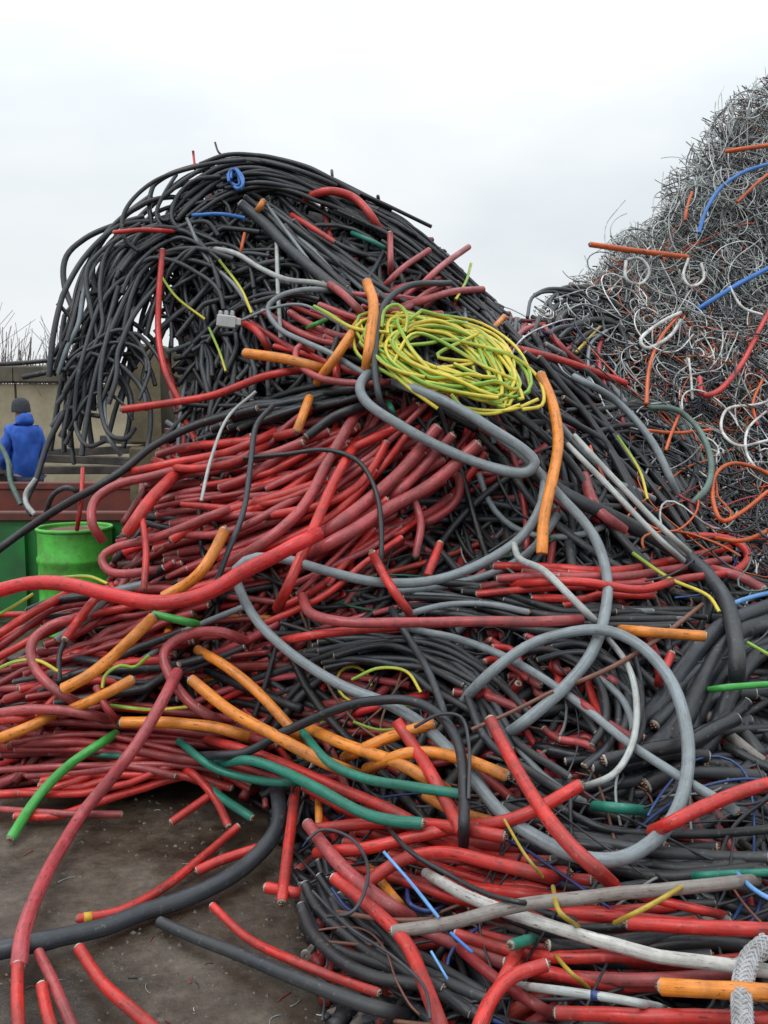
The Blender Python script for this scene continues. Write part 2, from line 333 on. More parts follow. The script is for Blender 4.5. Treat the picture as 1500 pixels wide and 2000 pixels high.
def place(col, W, label, pts, lift, group=None, cat=None, ends='', n=None, dY=None, sides=12, wob=0.0, rad=None, fixedY=None, name=None, flat=None, dive=False):
    """one cable as one thing: a traced path laid over the heap"""
    pts = np.asarray(pts, float)
    plen = np.linalg.norm(np.diff(pts[:, :2], axis=0), axis=1).sum()
    n = n or int(np.clip(plen/9, 10, 110))
    c = spline(pts, n); p = c[:, :2]
    if wob == 0: wob = 0.05*W if plen > 120 else 0
    if wob:
        k = max(3, n//8)
        for ax in (0, 1):
            p[:, ax] += np.interp(np.linspace(0, 1, n), np.linspace(0, 1, k), rng.normal(0, wob, k))
        p = spline(p, n)
    Y = surf(p) if fixedY is None else np.full(n, float(fixedY))
    Y = smooth1(Y, max(2, n//10))
    if pts.shape[1] > 2: Y = Y+c[:, 2]
    r = rad if rad else W/2*max(1.0, float(np.mean(Y))-lift)/F*0.81
    ls = lift_scale(p)
    if dive:
        u = np.linspace(0, 1, n); a = min(0.3, 55/max(plen, 1)); lift = np.full(n, lift)
        if 's' not in ends: lift = lift-0.16*np.clip(1-u/a, 0, 1)**2
        if 'e' not in ends: lift = lift-0.16*np.clip(1-(1-u)/a, 0, 1)**2
    Y = Y-lift*ls+np.interp(np.linspace(0, 1, n), np.linspace(0, 1, 5), rng.normal(0, 0.018, 5))*ls
    Y = ground_clamp(p, Y, r*1.02)
    P = unproj(p, smooth1(Y, 2))
    P[:, 2] = np.maximum(P[:, 2], r*1.01)
    loc = P.mean(0); loc[2] = P[:, 2].min()
    Rv = r*(1+np.interp(np.linspace(0, 1, n), np.linspace(0, 1, max(4, n//4)), rng.normal(0, 0.025, max(4, n//4))))
    me = tubes(NAMES[col], (P-loc)[None], Rv[None], sides, flat=flat)
    o = link_obj(name or NAMES[col], me, [M[col]], None, loc)
    tag(o, label, cat or ('wire' if r < 0.011 else 'cable'), group)
    if 's' in ends: cut_end(o, P[0]-loc, P[0]-P[2], r, random)
    if 'e' in ends: cut_end(o, P[-1]-loc, P[-1]-P[-3], r, random)
    return o, P, r

# ================================================================== SETTING
def in_poly(p, poly):
    poly = np.asarray(poly, float); x, y = p[..., 0], p[..., 1]; r = np.zeros(x.shape, bool); j = len(poly)-1
    for i in range(len(poly)):
        xi, yi = poly[i]; xj, yj = poly[j]
        r ^= ((yi > y) != (yj > y)) & (x < (xj-xi)*(y-yi)/(yj-yi+1e-12)+xi); j = i
    return r

# ground: one sheet to the horizon, worn wet concrete
def ground_mat():
    m, n, link, b = new_mat('wet_dirty_concrete')
    z1 = noise(n, link, 2.3, 9, 0.66); r1 = ramp(n, [(0.36, (0.024, 0.017, 0.011)), (0.50, (0.068, 0.051, 0.036)), (0.66, (0.130, 0.110, 0.088))]); link(z1.outputs[0], r1.inputs[0])
    z2 = noise(n, link, 22, 6, 0.7); r2 = ramp(n, [(0.35, (0.55, 0.52, 0.5)), (0.65, (1.15, 1.12, 1.08))]); link(z2.outputs[0], r2.inputs[0])
    c = mixc(n, link, 1.0, r1.outputs[0], r2.outputs[0], 'MULTIPLY')
    z3 = noise(n, link, 140, 2, 0.5); r3 = ramp(n, [(0.66, (0, 0, 0)), (0.74, (0.5,)*3)]); link(z3.outputs[0], r3.inputs[0])
    c = mixc(n, link, r3.outputs[0], c, (0.28, 0.25, 0.2)); link(c, b.inputs['Base Color'])
    rr = n.new('ShaderNodeMapRange'); link(z1.outputs[0], rr.inputs[0]); rr.inputs[1].default_value = 0.3; rr.inputs[2].default_value = 0.65
    rr.inputs[3].default_value = 0.24; rr.inputs[4].default_value = 0.62; link(rr.outputs[0], b.inputs['Roughness'])
    bp = n.new('ShaderNodeBump'); bp.inputs['Strength'].default_value = 0.45; bp.inputs['Distance'].default_value = 0.015
    zz = noise(n, link, 16, 8, 0.7); link(zz.outputs[0], bp.inputs['Height']); link(bp.outputs[0], b.inputs['Normal']); return m
g = MB(); g.add([(-600, -600, 0), (600, -600, 0), (600, 600, 0), (-600, 600, 0)], [(0, 1, 2, 3)])
tag(g.build('ground', ground_mat()), 'worn wet concrete yard ground with dirt', None, None, 'structure')

# solid inner body of the heaps, shade between the cables put into its colour
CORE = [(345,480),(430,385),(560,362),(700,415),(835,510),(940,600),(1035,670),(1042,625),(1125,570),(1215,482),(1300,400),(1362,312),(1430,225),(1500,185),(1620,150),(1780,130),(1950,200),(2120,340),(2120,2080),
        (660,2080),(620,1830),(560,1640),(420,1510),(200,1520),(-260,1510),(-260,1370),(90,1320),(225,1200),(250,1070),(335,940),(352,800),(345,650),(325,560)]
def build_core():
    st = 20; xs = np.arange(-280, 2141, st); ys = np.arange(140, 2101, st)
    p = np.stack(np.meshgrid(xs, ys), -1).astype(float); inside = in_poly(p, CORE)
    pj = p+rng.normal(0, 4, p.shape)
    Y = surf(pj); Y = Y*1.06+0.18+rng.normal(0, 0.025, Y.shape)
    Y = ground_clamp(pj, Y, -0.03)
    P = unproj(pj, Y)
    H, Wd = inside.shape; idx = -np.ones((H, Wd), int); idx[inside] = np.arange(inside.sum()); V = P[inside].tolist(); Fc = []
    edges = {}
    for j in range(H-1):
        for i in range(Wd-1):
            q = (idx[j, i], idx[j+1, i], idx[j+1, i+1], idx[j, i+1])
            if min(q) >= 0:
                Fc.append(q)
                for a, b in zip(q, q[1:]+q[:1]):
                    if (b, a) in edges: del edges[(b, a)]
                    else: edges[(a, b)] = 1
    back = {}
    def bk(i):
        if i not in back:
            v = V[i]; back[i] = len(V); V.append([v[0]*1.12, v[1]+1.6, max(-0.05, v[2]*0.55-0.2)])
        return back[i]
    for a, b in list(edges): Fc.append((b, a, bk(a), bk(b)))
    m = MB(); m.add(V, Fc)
    return m.build('heap_core_shade', M['core'], smooth=True)
tag(build_core(), 'dark inner core of the cable heaps, shade between cables in its colour', 'scrap', None, 'stuff')

# ------------------------------------------------------------------ background on the left
mat_wall = plain('stained_render', (0.40, 0.345, 0.235), 0.85, col2=(0.23, 0.195, 0.13), scale=1.3, bump=0.3)
mat_cap = plain('mossy_wall_cap', (0.075, 0.068, 0.052), 0.9, col2=(0.13, 0.115, 0.085), scale=3, bump=0.4)
mat_conc = plain('mossy_concrete', (0.20, 0.165, 0.10), 0.9, col2=(0.095, 0.08, 0.05), scale=4, bump=0.6)
mat_dgreen = plain('dark_green_paint', (0.016, 0.19, 0.035), 0.5, col2=(0.02, 0.10, 0.035), scale=2.5)
mat_rust = plain('rust_red_paint', (0.17, 0.035, 0.026), 0.65, col2=(0.085, 0.028, 0.02), scale=5, bump=0.2)
mat_green = sheath('bright_green_paint', (0.10, 0.60, 0.07), dirt=(0.09, 0.06, 0.03), amount=0.4, rough=0.45, var=0.0, hue=0.0)
mat_timber = plain('weathered_timber', (0.075, 0.064, 0.053), 0.85, col2=(0.03, 0.026, 0.022), scale=5, bump=0.4)

# boundary wall far behind: panels between pilasters with a dark coping
w = empty('boundary_wall', (-6.5, 16.5, 0)); tag(w, 'stained beige boundary wall with dark mossy coping behind the worker', 'wall')
for k in range(6):
    MB().box((-6.0+k*2.4, 0, 1.0), (2.36, 0.22, 2.02), bev=0.01).build('panel', mat_wall, w)
    MB().box((-6.0+k*2.4, -0.03, 2.18), (2.38, 0.34, 0.30), bev=0.03).build('coping_stone', mat_cap, w)
# bare brush on top of / behind the wall
def twigs(n, w, h, seed):
    r = np.random.default_rng(seed); P = []; R = []
    for i in range(n):
        x = r.uniform(-w, w); hh = h*(0.55+0.45*r.random())*(1-0.35*abs(x)/w); dx = r.normal(0, 0.12); dy = r.normal(0, 0.15)
        t = np.linspace(0, 1, 6); px = x*(0.7+0.3*t)+dx*t+0.05*np.sin(t*5+i); P.append(np.stack([px, dy*t+r.normal(0, .2), t*hh], 1)); R.append(0.008)
        for b in range(6):
            s = r.uniform(0.3, 0.9); base = P[-1-b][int(s*5)] if b == 0 else P[-1-b][int(s*5)]
            l = hh*r.uniform(0.15, 0.35); ang = r.normal(0, 0.5)
            P.append(base+np.stack([np.sin(ang)*t*l, r.normal(0, .3)*t*l, np.cos(ang)*t*l], 1)); R.append(0.0045)
    return np.array(P), np.array(R)
mat_twig = plain('bare_twig_bark', (0.13, 0.11, 0.095), 0.9)
for x, wd, hh, lb in ((-7.3, 1.3, 3.45, 'bare twiggy bush behind the wall at the left edge'), (-5.9, 0.9, 3.2, 'bare twiggy bush behind the wall beside the drooping black cables')):
    b = empty('bare_bush', (x, 17.4, 0)); tag(b, lb, 'bush', 'bare bushes behind the wall')
    P, R = twigs(170, wd, hh, int(100+x*10)); link_obj('branches', tubes('branches', P, R, 4), [mat_twig], b)

# end of a concrete bay wall carrying the dark heap
pc = at(282, 770, 6.2)
b = empty('bay_wall', (pc[0], 6.2, 0)); tag(b, 'mossy brown concrete wall end behind the drooping black cables', 'wall')
for k, (z0, z1, o) in enumerate(((0, 0.66, 0.004), (0.67, 1.31, -0.006), (1.32, 1.99, 0.0))):
    MB().box((o, 1.4, (z0+z1)/2), (0.215, 2.8, z1-z0), bev=0.02).build('concrete_block', mat_conc, b)

# green skip with rust red rim, timber behind it
sk_o = empty('skip', (-3.0, 7.7, 0)); tag(sk_o, 'dark green open skip with rust red rim at the left edge', 'skip')
MB().box((0, -0.85, 0.37), (2.6, 0.05, 0.72)).build('front_wall', mat_dgreen, sk_o)
MB().box((0, 1.05, 0.40), (2.6, 0.05, 0.80)).build('back_wall', mat_rust, sk_o)
MB().box((1.275, 0.1, 0.37), (0.05, 1.84, 0.72)).build('side_wall', mat_dgreen, sk_o)
MB().box((-1.275, 0.1, 0.37), (0.05, 1.84, 0.72)).build('side_wall', mat_dgreen, sk_o)
MB().box((0, 0.1, 0.08), (2.49, 1.84, 0.06)).build('floor_plate', mat_rust, sk_o)
MB().box((0, -0.86, 0.765), (2.66, 0.10, 0.07), bev=0.01).build('rim', mat_rust, sk_o)
MB().box((0, 1.06, 0.835), (2.66, 0.10, 0.07), bev=0.01).build('rim', mat_rust, sk_o)
for x in (-1.0, -0.35, 0.3, 0.95): MB().box((x, -0.905, 0.36), (0.07, 0.06, 0.66)).build('rib', mat_dgreen, sk_o)
rl = random.Random(4)
for k, (x, y, z, ln, rz, ry, lb) in enumerate(((-3.4, 10.1, 0.90, 3.0, 0.03, 0.0, 'lowest weathered beam lying along the back rim of the skip'),
        (-3.2, 10.25, 1.0, 2.6, -0.09, 0.03, 'second weathered beam above the skip, under the topmost'), (-3.1, 10.4, 1.10, 2.1, 0.12, -0.035, 'topmost weathered beam stacked behind the skip'),
        (-2.6, 10.5, 1.2, 1.2, 0.25, 0.05, 'short slanting beam end on top of the timber stack'))):
    bm = MB().box((0, 0, 0), (ln, 0.16, 0.085), rz, 0.008, 0, ry).build('timber_beam', mat_timber, None, (x, y, z)); tag(bm, lb, 'beam', 'timber stacked behind the skip')
for k in range(2):
    tr = MB().box((0, 0, 0.44), (0.12, 0.3, 0.88), 0, 0.01).build('timber_bearer', mat_timber, None, (-4.2+k*1.7, 10.25, 0))
    tag(tr, ('left' if k == 0 else 'right')+' upright bearer carrying the timber stack', 'beam', 'timber bearers')

# bright green steel drum with two rolling hoops, open at the top
dp = at(148, 1100, 6.4)
d = empty('steel_drum', (dp[0], 6.4, 0)); tag(d, 'bright green open steel drum with rolling hoops beside the red cables', 'drum')
def hoop(z, h=0.012): return [(0.283, z-0.03), (0.283+h, z-0.012), (0.283+h, z+0.012), (0.283, z+0.03)]
prof = [(0.270, 0.0), (0.292, 0.005), (0.292, 0.02), (0.283, 0.035)]+hoop(0.20)+hoop(0.36)+hoop(0.52)+[(0.283, 0.70), (0.286, 0.72), (0.275, 0.72), (0.273, 0.70), (0.273, 0.35)]
MB().lathe((0, 0, 0), prof, 56).build('shell', mat_green, d, smooth=True)
MB().lathe((0, 0, 0.732), [(0.275+0.0, -0.012), (0.294, -0.012), (0.298, 0), (0.294, 0.012), (0.278, 0.012), (0.273, 0), (0.275, -0.012)], 56).build('rim', mat_green, d, smooth=True)
MB().lathe((0, 0, 0.70), [(0.272, 0.0), (0.2, 0.02), (0.1, 0.03), (0.001, 0.03)], 30).build('filling', mat_rust, d, smooth=True)
d.scale = (0.88, 0.88, 1.0)

# ------------------------------------------------------------------ worker in a blue jacket
def skin(name, verts, edges, radii, mat, parent, sub=3):
    me = bpy.data.meshes.new(name); me.from_pydata(verts, edges, []); me.update()
    o = link_obj(name, me, [mat], parent)
    md = o.modifiers.new('skin', 'SKIN'); md.use_smooth_shade = True
    if not me.skin_vertices: 
        bpy.context.view_layer.objects.active = o
    sv = me.skin_vertices[0].data
    for i, r in enumerate(radii): sv[i].radius = r if isinstance(r, tuple) else (r, r)
    sv[0].use_root = True
    s = o.modifiers.new('sub', 'SUBSURF'); s.levels = sub; s.render_levels = sub
    return o
mat_jacket = plain('blue_jacket', (0.022, 0.11, 0.52), 0.7, col2=(0.014, 0.07, 0.36), scale=9, bump=0.3)
mat_trs = plain('navy_trousers', (0.018, 0.024, 0.05), 0.8); mat_hat = plain('grey_knit_hat', (0.045, 0.050, 0.062), 0.9, scale=40, bump=0.6)
mat_skin = plain('skin', (0.36, 0.20, 0.14), 0.55); mat_boot = plain('work_boot', (0.03, 0.024, 0.02), 0.7)
pp = at(46, 850, 9.35)
per = empty('person', (pp[0], 9.35, 0)); tag(per, 'person in a blue jacket and grey knit hat standing behind the skip', 'person')
per.rotation_euler.z = math.radians(40); per.scale = (0.84, 0.88, 0.955)
V = [(0,0,.95),(0,0,1.15),(0,-.01,1.36),(0,0,1.46),(0,.03,1.53),(0,.06,1.64),(.17,0,1.38),(.22,.02,1.1),(.18,.22,.98),(-.17,0,1.38),(-.22,.03,1.12),(-.18,.25,1.0),
     (.1,0,.88),(.11,.02,.5),(.11,0,.09),(.11,.13,.04),(-.1,0,.88),(-.11,.02,.5),(-.11,0,.09),(-.11,.13,.04)]
E = [(0,1),(1,2),(2,3),(3,4),(4,5),(2,6),(6,7),(7,8),(2,9),(9,10),(10,11),(0,12),(12,13),(13,14),(14,15),(0,16),(16,17),(17,18),(18,19)]
skin('body', V, E, [.07,(.10,.07),(.11,.07),.055,.06,(.085,.1),.06,.045,.035,.06,.045,.035,.085,.06,.04,.035,.085,.06,.04,.035], mat_skin, per)
skin('jacket', [(0,0,.86),(0,0,1.12),(0,0,1.36),(0,-.02,1.47),(.17,0,1.39),(.22,.02,1.12),(.18,.2,1.0),(-.17,0,1.39),(-.23,.03,1.13),(-.19,.22,1.01)], [(0,1),(1,2),(2,3),(2,4),(4,5),(5,6),(2,7),(7,8),(8,9)],
     [(.17,.14),(.17,.14),(.165,.13),(.10,.10),(.085,.09),(.075,.075),(.06,.06),(.085,.09),(.075,.075),(.06,.06)], mat_jacket, per)
skin('hood', [(0,-.06,1.45),(0,-.04,1.52),(0,-.01,1.57)], [(0,1),(1,2)], [(.12,.09),(.115,.10),(.10,.09)], mat_jacket, per)
skin('trousers', [(0,0,.95),(.1,0,.86),(.115,.02,.5),(.115,0,.12),(-.1,0,.86),(-.115,.02,.5),(-.115,0,.12)], [(0,1),(1,2),(2,3),(0,4),(4,5),(5,6)], [(.17,.13),.105,.085,.075,.105,.085,.075], mat_trs, per)
tx = bpy.data.textures.new('cloth_folds', 'CLOUDS'); tx.noise_scale = 0.16
for ch in per.children:
    if ch.name.split('.')[0] in ('jacket', 'hood', 'trousers'):
        dm = ch.modifiers.new('folds', 'DISPLACE'); dm.texture = tx; dm.strength = 0.055; dm.mid_level = 0.5
hat = MB(); hat.lathe((0, .05, 1.60), [(.108, 0), (.112, .03), (.108, .045), (.106, .08), (.09, .12), (.055, .15), (.001, .16)], 24); hat.build('knit_hat', mat_hat, per, smooth=True)
for sx in (1, -1): skin('boot', [(.11*sx, -.03, .05), (.11*sx, .06, .05), (.11*sx, .15, .04)], [(0, 1), (1, 2)], [.06, .055, .05], mat_boot, per)

# ================================================================== deep filler: layers nobody could count
SIL = [(330,440),(400,350),(470,318),(580,332),(700,378),(850,470),(945,570),(1035,640),(1038,606),(1058,582),(1090,566),(1122,536),(1168,512),(1190,470),(1218,446),(1250,436),(1284,414),(1292,372),(1294,338),(1318,326),(1340,318),(1352,288),(1380,250),(1388,226),(1412,206),(1428,178),(1462,166),(1490,150),(1530,146),(1620,110),(1780,95),(1950,165),(2140,310),(2140,2100),
       (640,2100),(600,1830),(540,1620),(420,1515),(200,1530),(-270,1540),(-270,1340),(90,1270),(200,1170),(225,1050),(300,910),(330,800),(320,650),(290,560)]
def walk(poly, N, K, length, angle, spread, curl, rnd, clip=True, clusters=0):
    poly = np.asarray(poly, float); lo, hi = poly.min(0), poly.max(0); pts = []
    while len(pts) < N:
        q = rnd.uniform(lo, hi, (N*2, 2)); pts += q[in_poly(q, poly)].tolist()
    p = np.array(pts[:N]); cid = None
    if clusters:                            # wires lie in clumps
        cid = rnd.integers(0, clusters, N); loose = rnd.random(N) < 0.3
        p = np.where(loose[:, None], p, p[:clusters][cid]+rnd.normal(0, 17, (N, 2))); p = np.where(in_poly(p, poly)[:, None], p, np.array(pts[:N]))
    th = np.radians(np.where(rnd.random(N) < 0.5, angle, angle+180)+rnd.normal(0, spread, N))
    if clusters:
        ct = np.radians(rnd.normal(angle, spread, clusters)); th = np.where(loose, th, ct[cid]+rnd.normal(0, 0.45, N))
    Ln = rnd.uniform(length[0], length[1], N); ds = Ln/K; out = [p.copy()]; off = rnd.normal(0, 11, (N, 2))*(rnd.random((N, 1))**2)*2 if curl > 5 else 0.0
    cl = curl*np.exp(rnd.normal(0, 0.7, N)) if curl > 4 else np.full(N, curl); kap = rnd.normal(0, 1, N)*cl
    if clusters: kap = np.where(loose, kap, rnd.normal(0, curl, clusters)[cid]+kap*0.3); cl = np.where(loose, cl, cl*0.45)
    alive = np.ones(N, bool); na = np.ones(N, int)
    for k in range(K-1):
        d = np.stack([np.cos(th), -np.sin(th)], -1)
        e = 3.0; a = unproj(p, surf(p)); b = unproj(p+d*e, surf(p+d*e)); mpp = np.maximum(np.linalg.norm(b-a, axis=1)/e, 0.0006)
        step = d*(ds/mpp)[:, None]; nl = np.linalg.norm(step, axis=1, keepdims=True); step *= np.minimum(1, 70/np.maximum(nl, 1e-6))
        q = p+step
        if clip: alive &= in_poly(q+off, SIL)
        na += alive
        p = q; out.append(p.copy()); kap = kap*0.85+rnd.normal(0, 0.55, N)*cl; th = th+kap*ds
    A = np.stack(out, 1)
    for i in np.where(na < K)[0]:
        A[i] = spline(A[i, :max(na[i], 2)], K)
    return A, cid, (na >= max(3, K//5))
def filler(name, label, poly, N, K, wr, cols, length, angle, spread, curl, lift, seed, S=6, clip=True, wave=0.03, clusters=0):
    rnd = np.random.default_rng(seed); p, cid, ok = walk(poly, N, K, length, angle, spread, curl, rnd, clip, clusters)
    Y = surf(p); Ym = Y.mean(1); r = rnd.uniform(wr[0], wr[1], N)
    lf = rnd.uniform(lift[0], lift[1], N)[:, None]+np.stack([np.interp(np.linspace(0, 1, K), np.linspace(0, 1, 4), rnd.normal(0, wave, 4)) for _ in range(N)])
    if clusters: lf = lf+rnd.normal(0, 0.16, clusters)[cid][:, None]
    Y = ground_clamp(p, Y-lf*lift_scale(p), r[:, None])
    P = unproj(p, Y); P[..., 2] = np.maximum(P[..., 2], r[:, None])
    for _ in range(2): P[:, 1:-1] = 0.5*P[:, 1:-1]+0.25*(P[:, :-2]+P[:, 2:])
    ks = list(cols); w = np.array([cols[k] for k in ks], float); mi = rnd.choice(len(ks), N, p=w/w.sum())
    if clusters:
        cm = rnd.choice(len(ks), clusters, p=w/w.sum()); mi = np.where(rnd.random(N) < 0.62, cm[cid], mi)
    P, r, mi = P[ok], r[ok], mi[ok]
    o = link_obj(name, tubes(name, P, r, S, mi), [M[k] for k in ks]); tag(o, label, 'cables' if r.mean() > 0.011 else 'wires', None, 'stuff'); return o

Z_CROWN = [(330,450),(470,330),(700,390),(900,540),(1030,650),(960,760),(700,780),(500,800),(340,800),(300,600)]
Z_RED = [(300,880),(560,800),(930,830),(960,900),(830,1090),(560,1200),(260,1190),(210,1050)]
Z_LEFT = [(-270,1340),(200,1180),(560,1200),(650,1480),(400,1520),(-270,1530)]
Z_MID = [(500,1180),(900,1040),(1180,1000),(1600,1120),(2130,1120),(2130,1560),(1000,1600),(600,1500)]
Z_HOL = [(800,950),(1130,900),(1200,1150),(760,1180)]
Z_BOT = [(600,1480),(1000,1560),(1600,1540),(2130,1540),(2130,2100),(760,2100),(600,1760)]
Z_SLOPE = [(930,620),(1040,650),(1250,850),(1400,1080),(1200,1150),(1050,1000),(900,800)]
Z_FINE = [(1040,640),(1045,600),(1130,540),(1215,455),(1300,382),(1350,292),(1400,220),(1440,182),(1620,118),(1790,100),(1950,175),(2130,320),(2130,1130),(1430,1090),(1300,960),(1230,800),(1130,700)]
Z_FINEUP = [(1045,610),(1130,545),(1215,460),(1300,385),(1350,295),(1400,225),(1440,185),(1620,120),(1790,102),(1950,175),(2130,320),(2130,760),(1350,760),(1220,620),(1110,650)]
Z_FINELOW = [(1120,660),(1230,600),(1620,640),(2130,700),(2130,1140),(1430,1090),(1300,960),(1230,800)]
filler('dark_cable_tangle', 'dark tangle of cable deep in the tall heap', Z_CROWN, 330, 26, (0.010, 0.018), {'black': 6, 'char': 3, 'grey': .5, 'maroon': .5}, (1.4, 3.4), 10, 60, 1.2, (-0.28, 0.0), 1)
filler('red_cable_tangle', 'dark red cable packed deep in the red mound', Z_RED, 380, 16, (0.014, 0.020), {'maroon': 6, 'pink': 3, 'red': 3, 'black': 1}, (0.6, 1.6), 35, 36, 0.5, (-0.34, -0.08), 2)
filler('mixed_cable_tangle', 'red and black cable packed at the left foot of the heap', Z_LEFT, 360, 16, (0.012, 0.020), {'maroon': 6, 'pink': 4, 'red': 2, 'black': 3, 'grey': .4, 'orange': .4}, (0.6, 1.6), 12, 30, 0.7, (-0.26, -0.06), 3)
filler('mixed_cable_tangle', 'black and red cable packed in the middle of the heap', Z_MID, 660, 16, (0.013, 0.026), {'black': 9, 'char': 2, 'maroon': 2, 'red': .5, 'greygreen': .3}, (0.6, 1.8), 0, 45, 0.9, (-0.34, -0.08), 4)  # mostly black mix puts the shade of the gaps into the buried cables' colour
filler('dark_cable_tangle', 'black cable in the shadowed hollow under the grey loop', Z_HOL, 120, 16, (0.012, 0.022), {'black': 7, 'char': 2, 'maroon': 2}, (0.5, 1.3), 40, 40, 0.8, (-0.28, -0.06), 5)
filler('mixed_cable_tangle', 'black and red cable packed in the foreground heap', Z_BOT, 640, 16, (0.008, 0.022), {'black': 9, 'char': 3, 'red': 1.5, 'maroon': 2, 'rusty': .5}, (0.5, 1.4), -8, 42, 0.9, (-0.28, -0.06), 6)  # buried layer coloured mostly black to paint in dark gaps
filler('dark_cable_tangle', 'dark cable on the slope between the two heaps', Z_SLOPE, 260, 16, (0.010, 0.020), {'black': 6, 'char': 4, 'grey': 1, 'maroon': 1.2}, (0.6, 1.6), -45, 35, 1.0, (-0.2, 0.0), 7)
filler('grey_wire_tangle', 'mass of fine grey wire covering the right heap', Z_FINEUP, 7200, 20, (0.0025, 0.0055), {'wgrey': 10, 'wwhite': 5.5, 'wdark': 4.5, 'greygreen': .6, 'deep': .25, 'maroon': .25, 'pale': 2}, (0.4, 1.9), 60, 90, 6.0, (-0.34, 0.08), 8, S=4, wave=0.05, clusters=490)
filler('dark_wire_tangle', 'mass of fine dark and orange wire at the right heap foot', Z_FINELOW, 4000, 18, (0.003, 0.0065), {'wgrey': 3.5, 'wwhite': .9, 'wdark': 12, 'deep': 2.2, 'maroon': .8, 'greygreen': 1, 'navy': .5}, (0.4, 1.8), 60, 90, 5.2, (-0.34, 0.08), 9, S=4, wave=0.05, clusters=300)
filler('thin_wire_tangle', 'thin loose wires scattered through the near heap', Z_BOT+[], 90, 30, (0.003, 0.006), {'wdark': 8, 'navy': .6, 'yellow': .25, 'brown': 1.5, 'wgrey': .6}, (0.5, 1.5), -20, 60, 4.5, (-0.06, 0.07), 10, S=5)
filler('thin_wire_tangle', 'thin loose wires scattered over the heap front', Z_MID+[], 60, 30, (0.004, 0.007), {'wdark': 8, 'yg': .5, 'brown': 1, 'wgrey': 1.2, 'dgreen': 1.5}, (0.6, 1.8), -20, 60, 4.2, (-0.08, 0.05), 12, S=5)

# ================================================================== bundles: cables that run together, each one a thing
CW = {'red': 'bright red', 'pink': 'faded red', 'maroon': 'dark red', 'black': 'black', 'char': 'charcoal', 'grey': 'grey', 'greygreen': 'grey green', 'rusty': 'brownish grey'}
def bundle(label, group, tmpl, n, cols, wr, lift, jit, seed, cut=(0.0, 0.25), ends='se', sides=8, wob=4):
    rnd = np.random.default_rng(seed); T = [spline(t, 9) for t in tmpl]
    ks = list(cols); w = np.array([cols[k] for k in ks], float); made = []
    for i in range(n):
        s = rnd.uniform(0, len(T)-1.001) if len(T) > 1 else 0; a = int(s); f = s-a
        c = T[a]*(1-f)+T[min(a+1, len(T)-1)]*f
        c = c+rnd.normal(0, jit, 2)+np.stack([np.interp(np.linspace(0, 1, 9), np.linspace(0, 1, 4), rnd.normal(0, jit*0.8, 4)) for _ in range(2)], 1)
        t0, t1 = rnd.uniform(*cut), 1-rnd.uniform(*cut); cc = spline(c, 60)[int(t0*59):int(t1*59)+1]
        col = ks[rnd.choice(len(ks), p=w/w.sum())]
        W = rnd.uniform(*wr); lf = rnd.uniform(*lift)
        o, P, r = place(col, W, 'x', cc[::6] if len(cc) > 18 else cc[::3], lf, group, ends=ends if max(wr) > 15 else '', sides=sides, wob=wob, n=34)
        made.append((o, col, W, np.linalg.norm(np.diff(cc, axis=0), axis=1).sum(), cc.mean(0)))
    C = np.array([m_[4] for m_ in made]); qx = np.quantile(C[:, 0], (1/3, 2/3)); qy = np.quantile(C[:, 1], (1/3, 2/3)); ml = np.median([m_[3] for m_ in made])
    for o, col, W, ln_, c in made:        # say which one: colour, girth, length, place within its run
        v = ('upper', 'mid', 'lower')[int((c[1] > qy).sum())]; h = ('left', 'centre', 'right')[int((c[0] > qx).sum())]
        th = 'thick' if W > wr[0]+0.6*(wr[1]-wr[0]) else ('slim' if W < wr[0]+0.35*(wr[1]-wr[0]) else '')
        words = ['long' if ln_ > ml else 'short', th, CW[col], 'cable', v, h, label]
        o['label'] = ' '.join(x for x in words if x)
RD = {'red': 3, 'pink': 3, 'maroon': 3}; BK = {'black': 5, 'char': 4}
bundle('in the sweep over the tall heap crest', 'black cables over the crest', [[(300,410),(400,332),(480,316),(580,338),(700,388),(835,445)],[(330,440),(420,352),(500,336),(590,356),(690,402),(800,470)],[(320,480),(430,392),(520,368),(620,392),(720,444),(850,545)]], 34, BK, (10,14), (0.0,0.12), 10, 21, (0,0.3))
bundle('in the droop off the left flank', 'black cables drooping off the left flank', [[(470,470),(330,442),(235,482),(168,572),(130,682),(104,810),(66,960)],[(480,520),(350,492),(270,542),(212,642),(172,742),(146,840),(138,930)],[(470,560),(370,540),(310,612),(262,702),(232,792),(222,860),(252,905)]], 26, {'black': 4, 'char': 6, 'grey': .5}, (10,14), (-0.15,0.15), 22, 22, (0,0.36), wob=11)
bundle('wandering down the left flank', 'black cables wandering down the left flank', [[(400,430),(300,470),(240,560),(252,660),(205,760),(192,865)],[(360,420),(260,455),(182,545),(192,625),(150,725),(92,835)],[(350,520),(290,560),(232,620),(190,720),(202,800),(162,885)],[(430,470),(320,520),(290,620),(250,690),(262,780),(235,880)]], 22, {'black': 4, 'char': 6, 'grey': .6}, (10,14), (-0.12,0.15), 24, 46, (0,0.2), wob=11)
bundle('curling across the left droop', 'black cables curling across the left droop', [[(140,700),(185,630),(260,600),(320,650),(330,720)],[(110,830),(150,740),(215,720),(255,780),(240,860)],[(170,600),(230,540),(300,540),(340,600),(320,680)],[(90,900),(130,840),(190,850),(240,890)]], 16, {'black': 4, 'char': 6}, (9,13), (-0.05,0.15), 18, 47, (0,0.25), wob=8)
bundle('hanging in the tall heap face', 'black cables in the face of the tall heap', [[(330,520),(400,560),(430,640),(440,740),(430,820)],[(420,480),(470,560),(490,650),(480,740),(500,810)],[(520,420),(580,500),(600,590),(620,680),(640,760)]], 26, BK, (11,16), (-0.05,0.08), 26, 23, (0,0.35), wob=9)
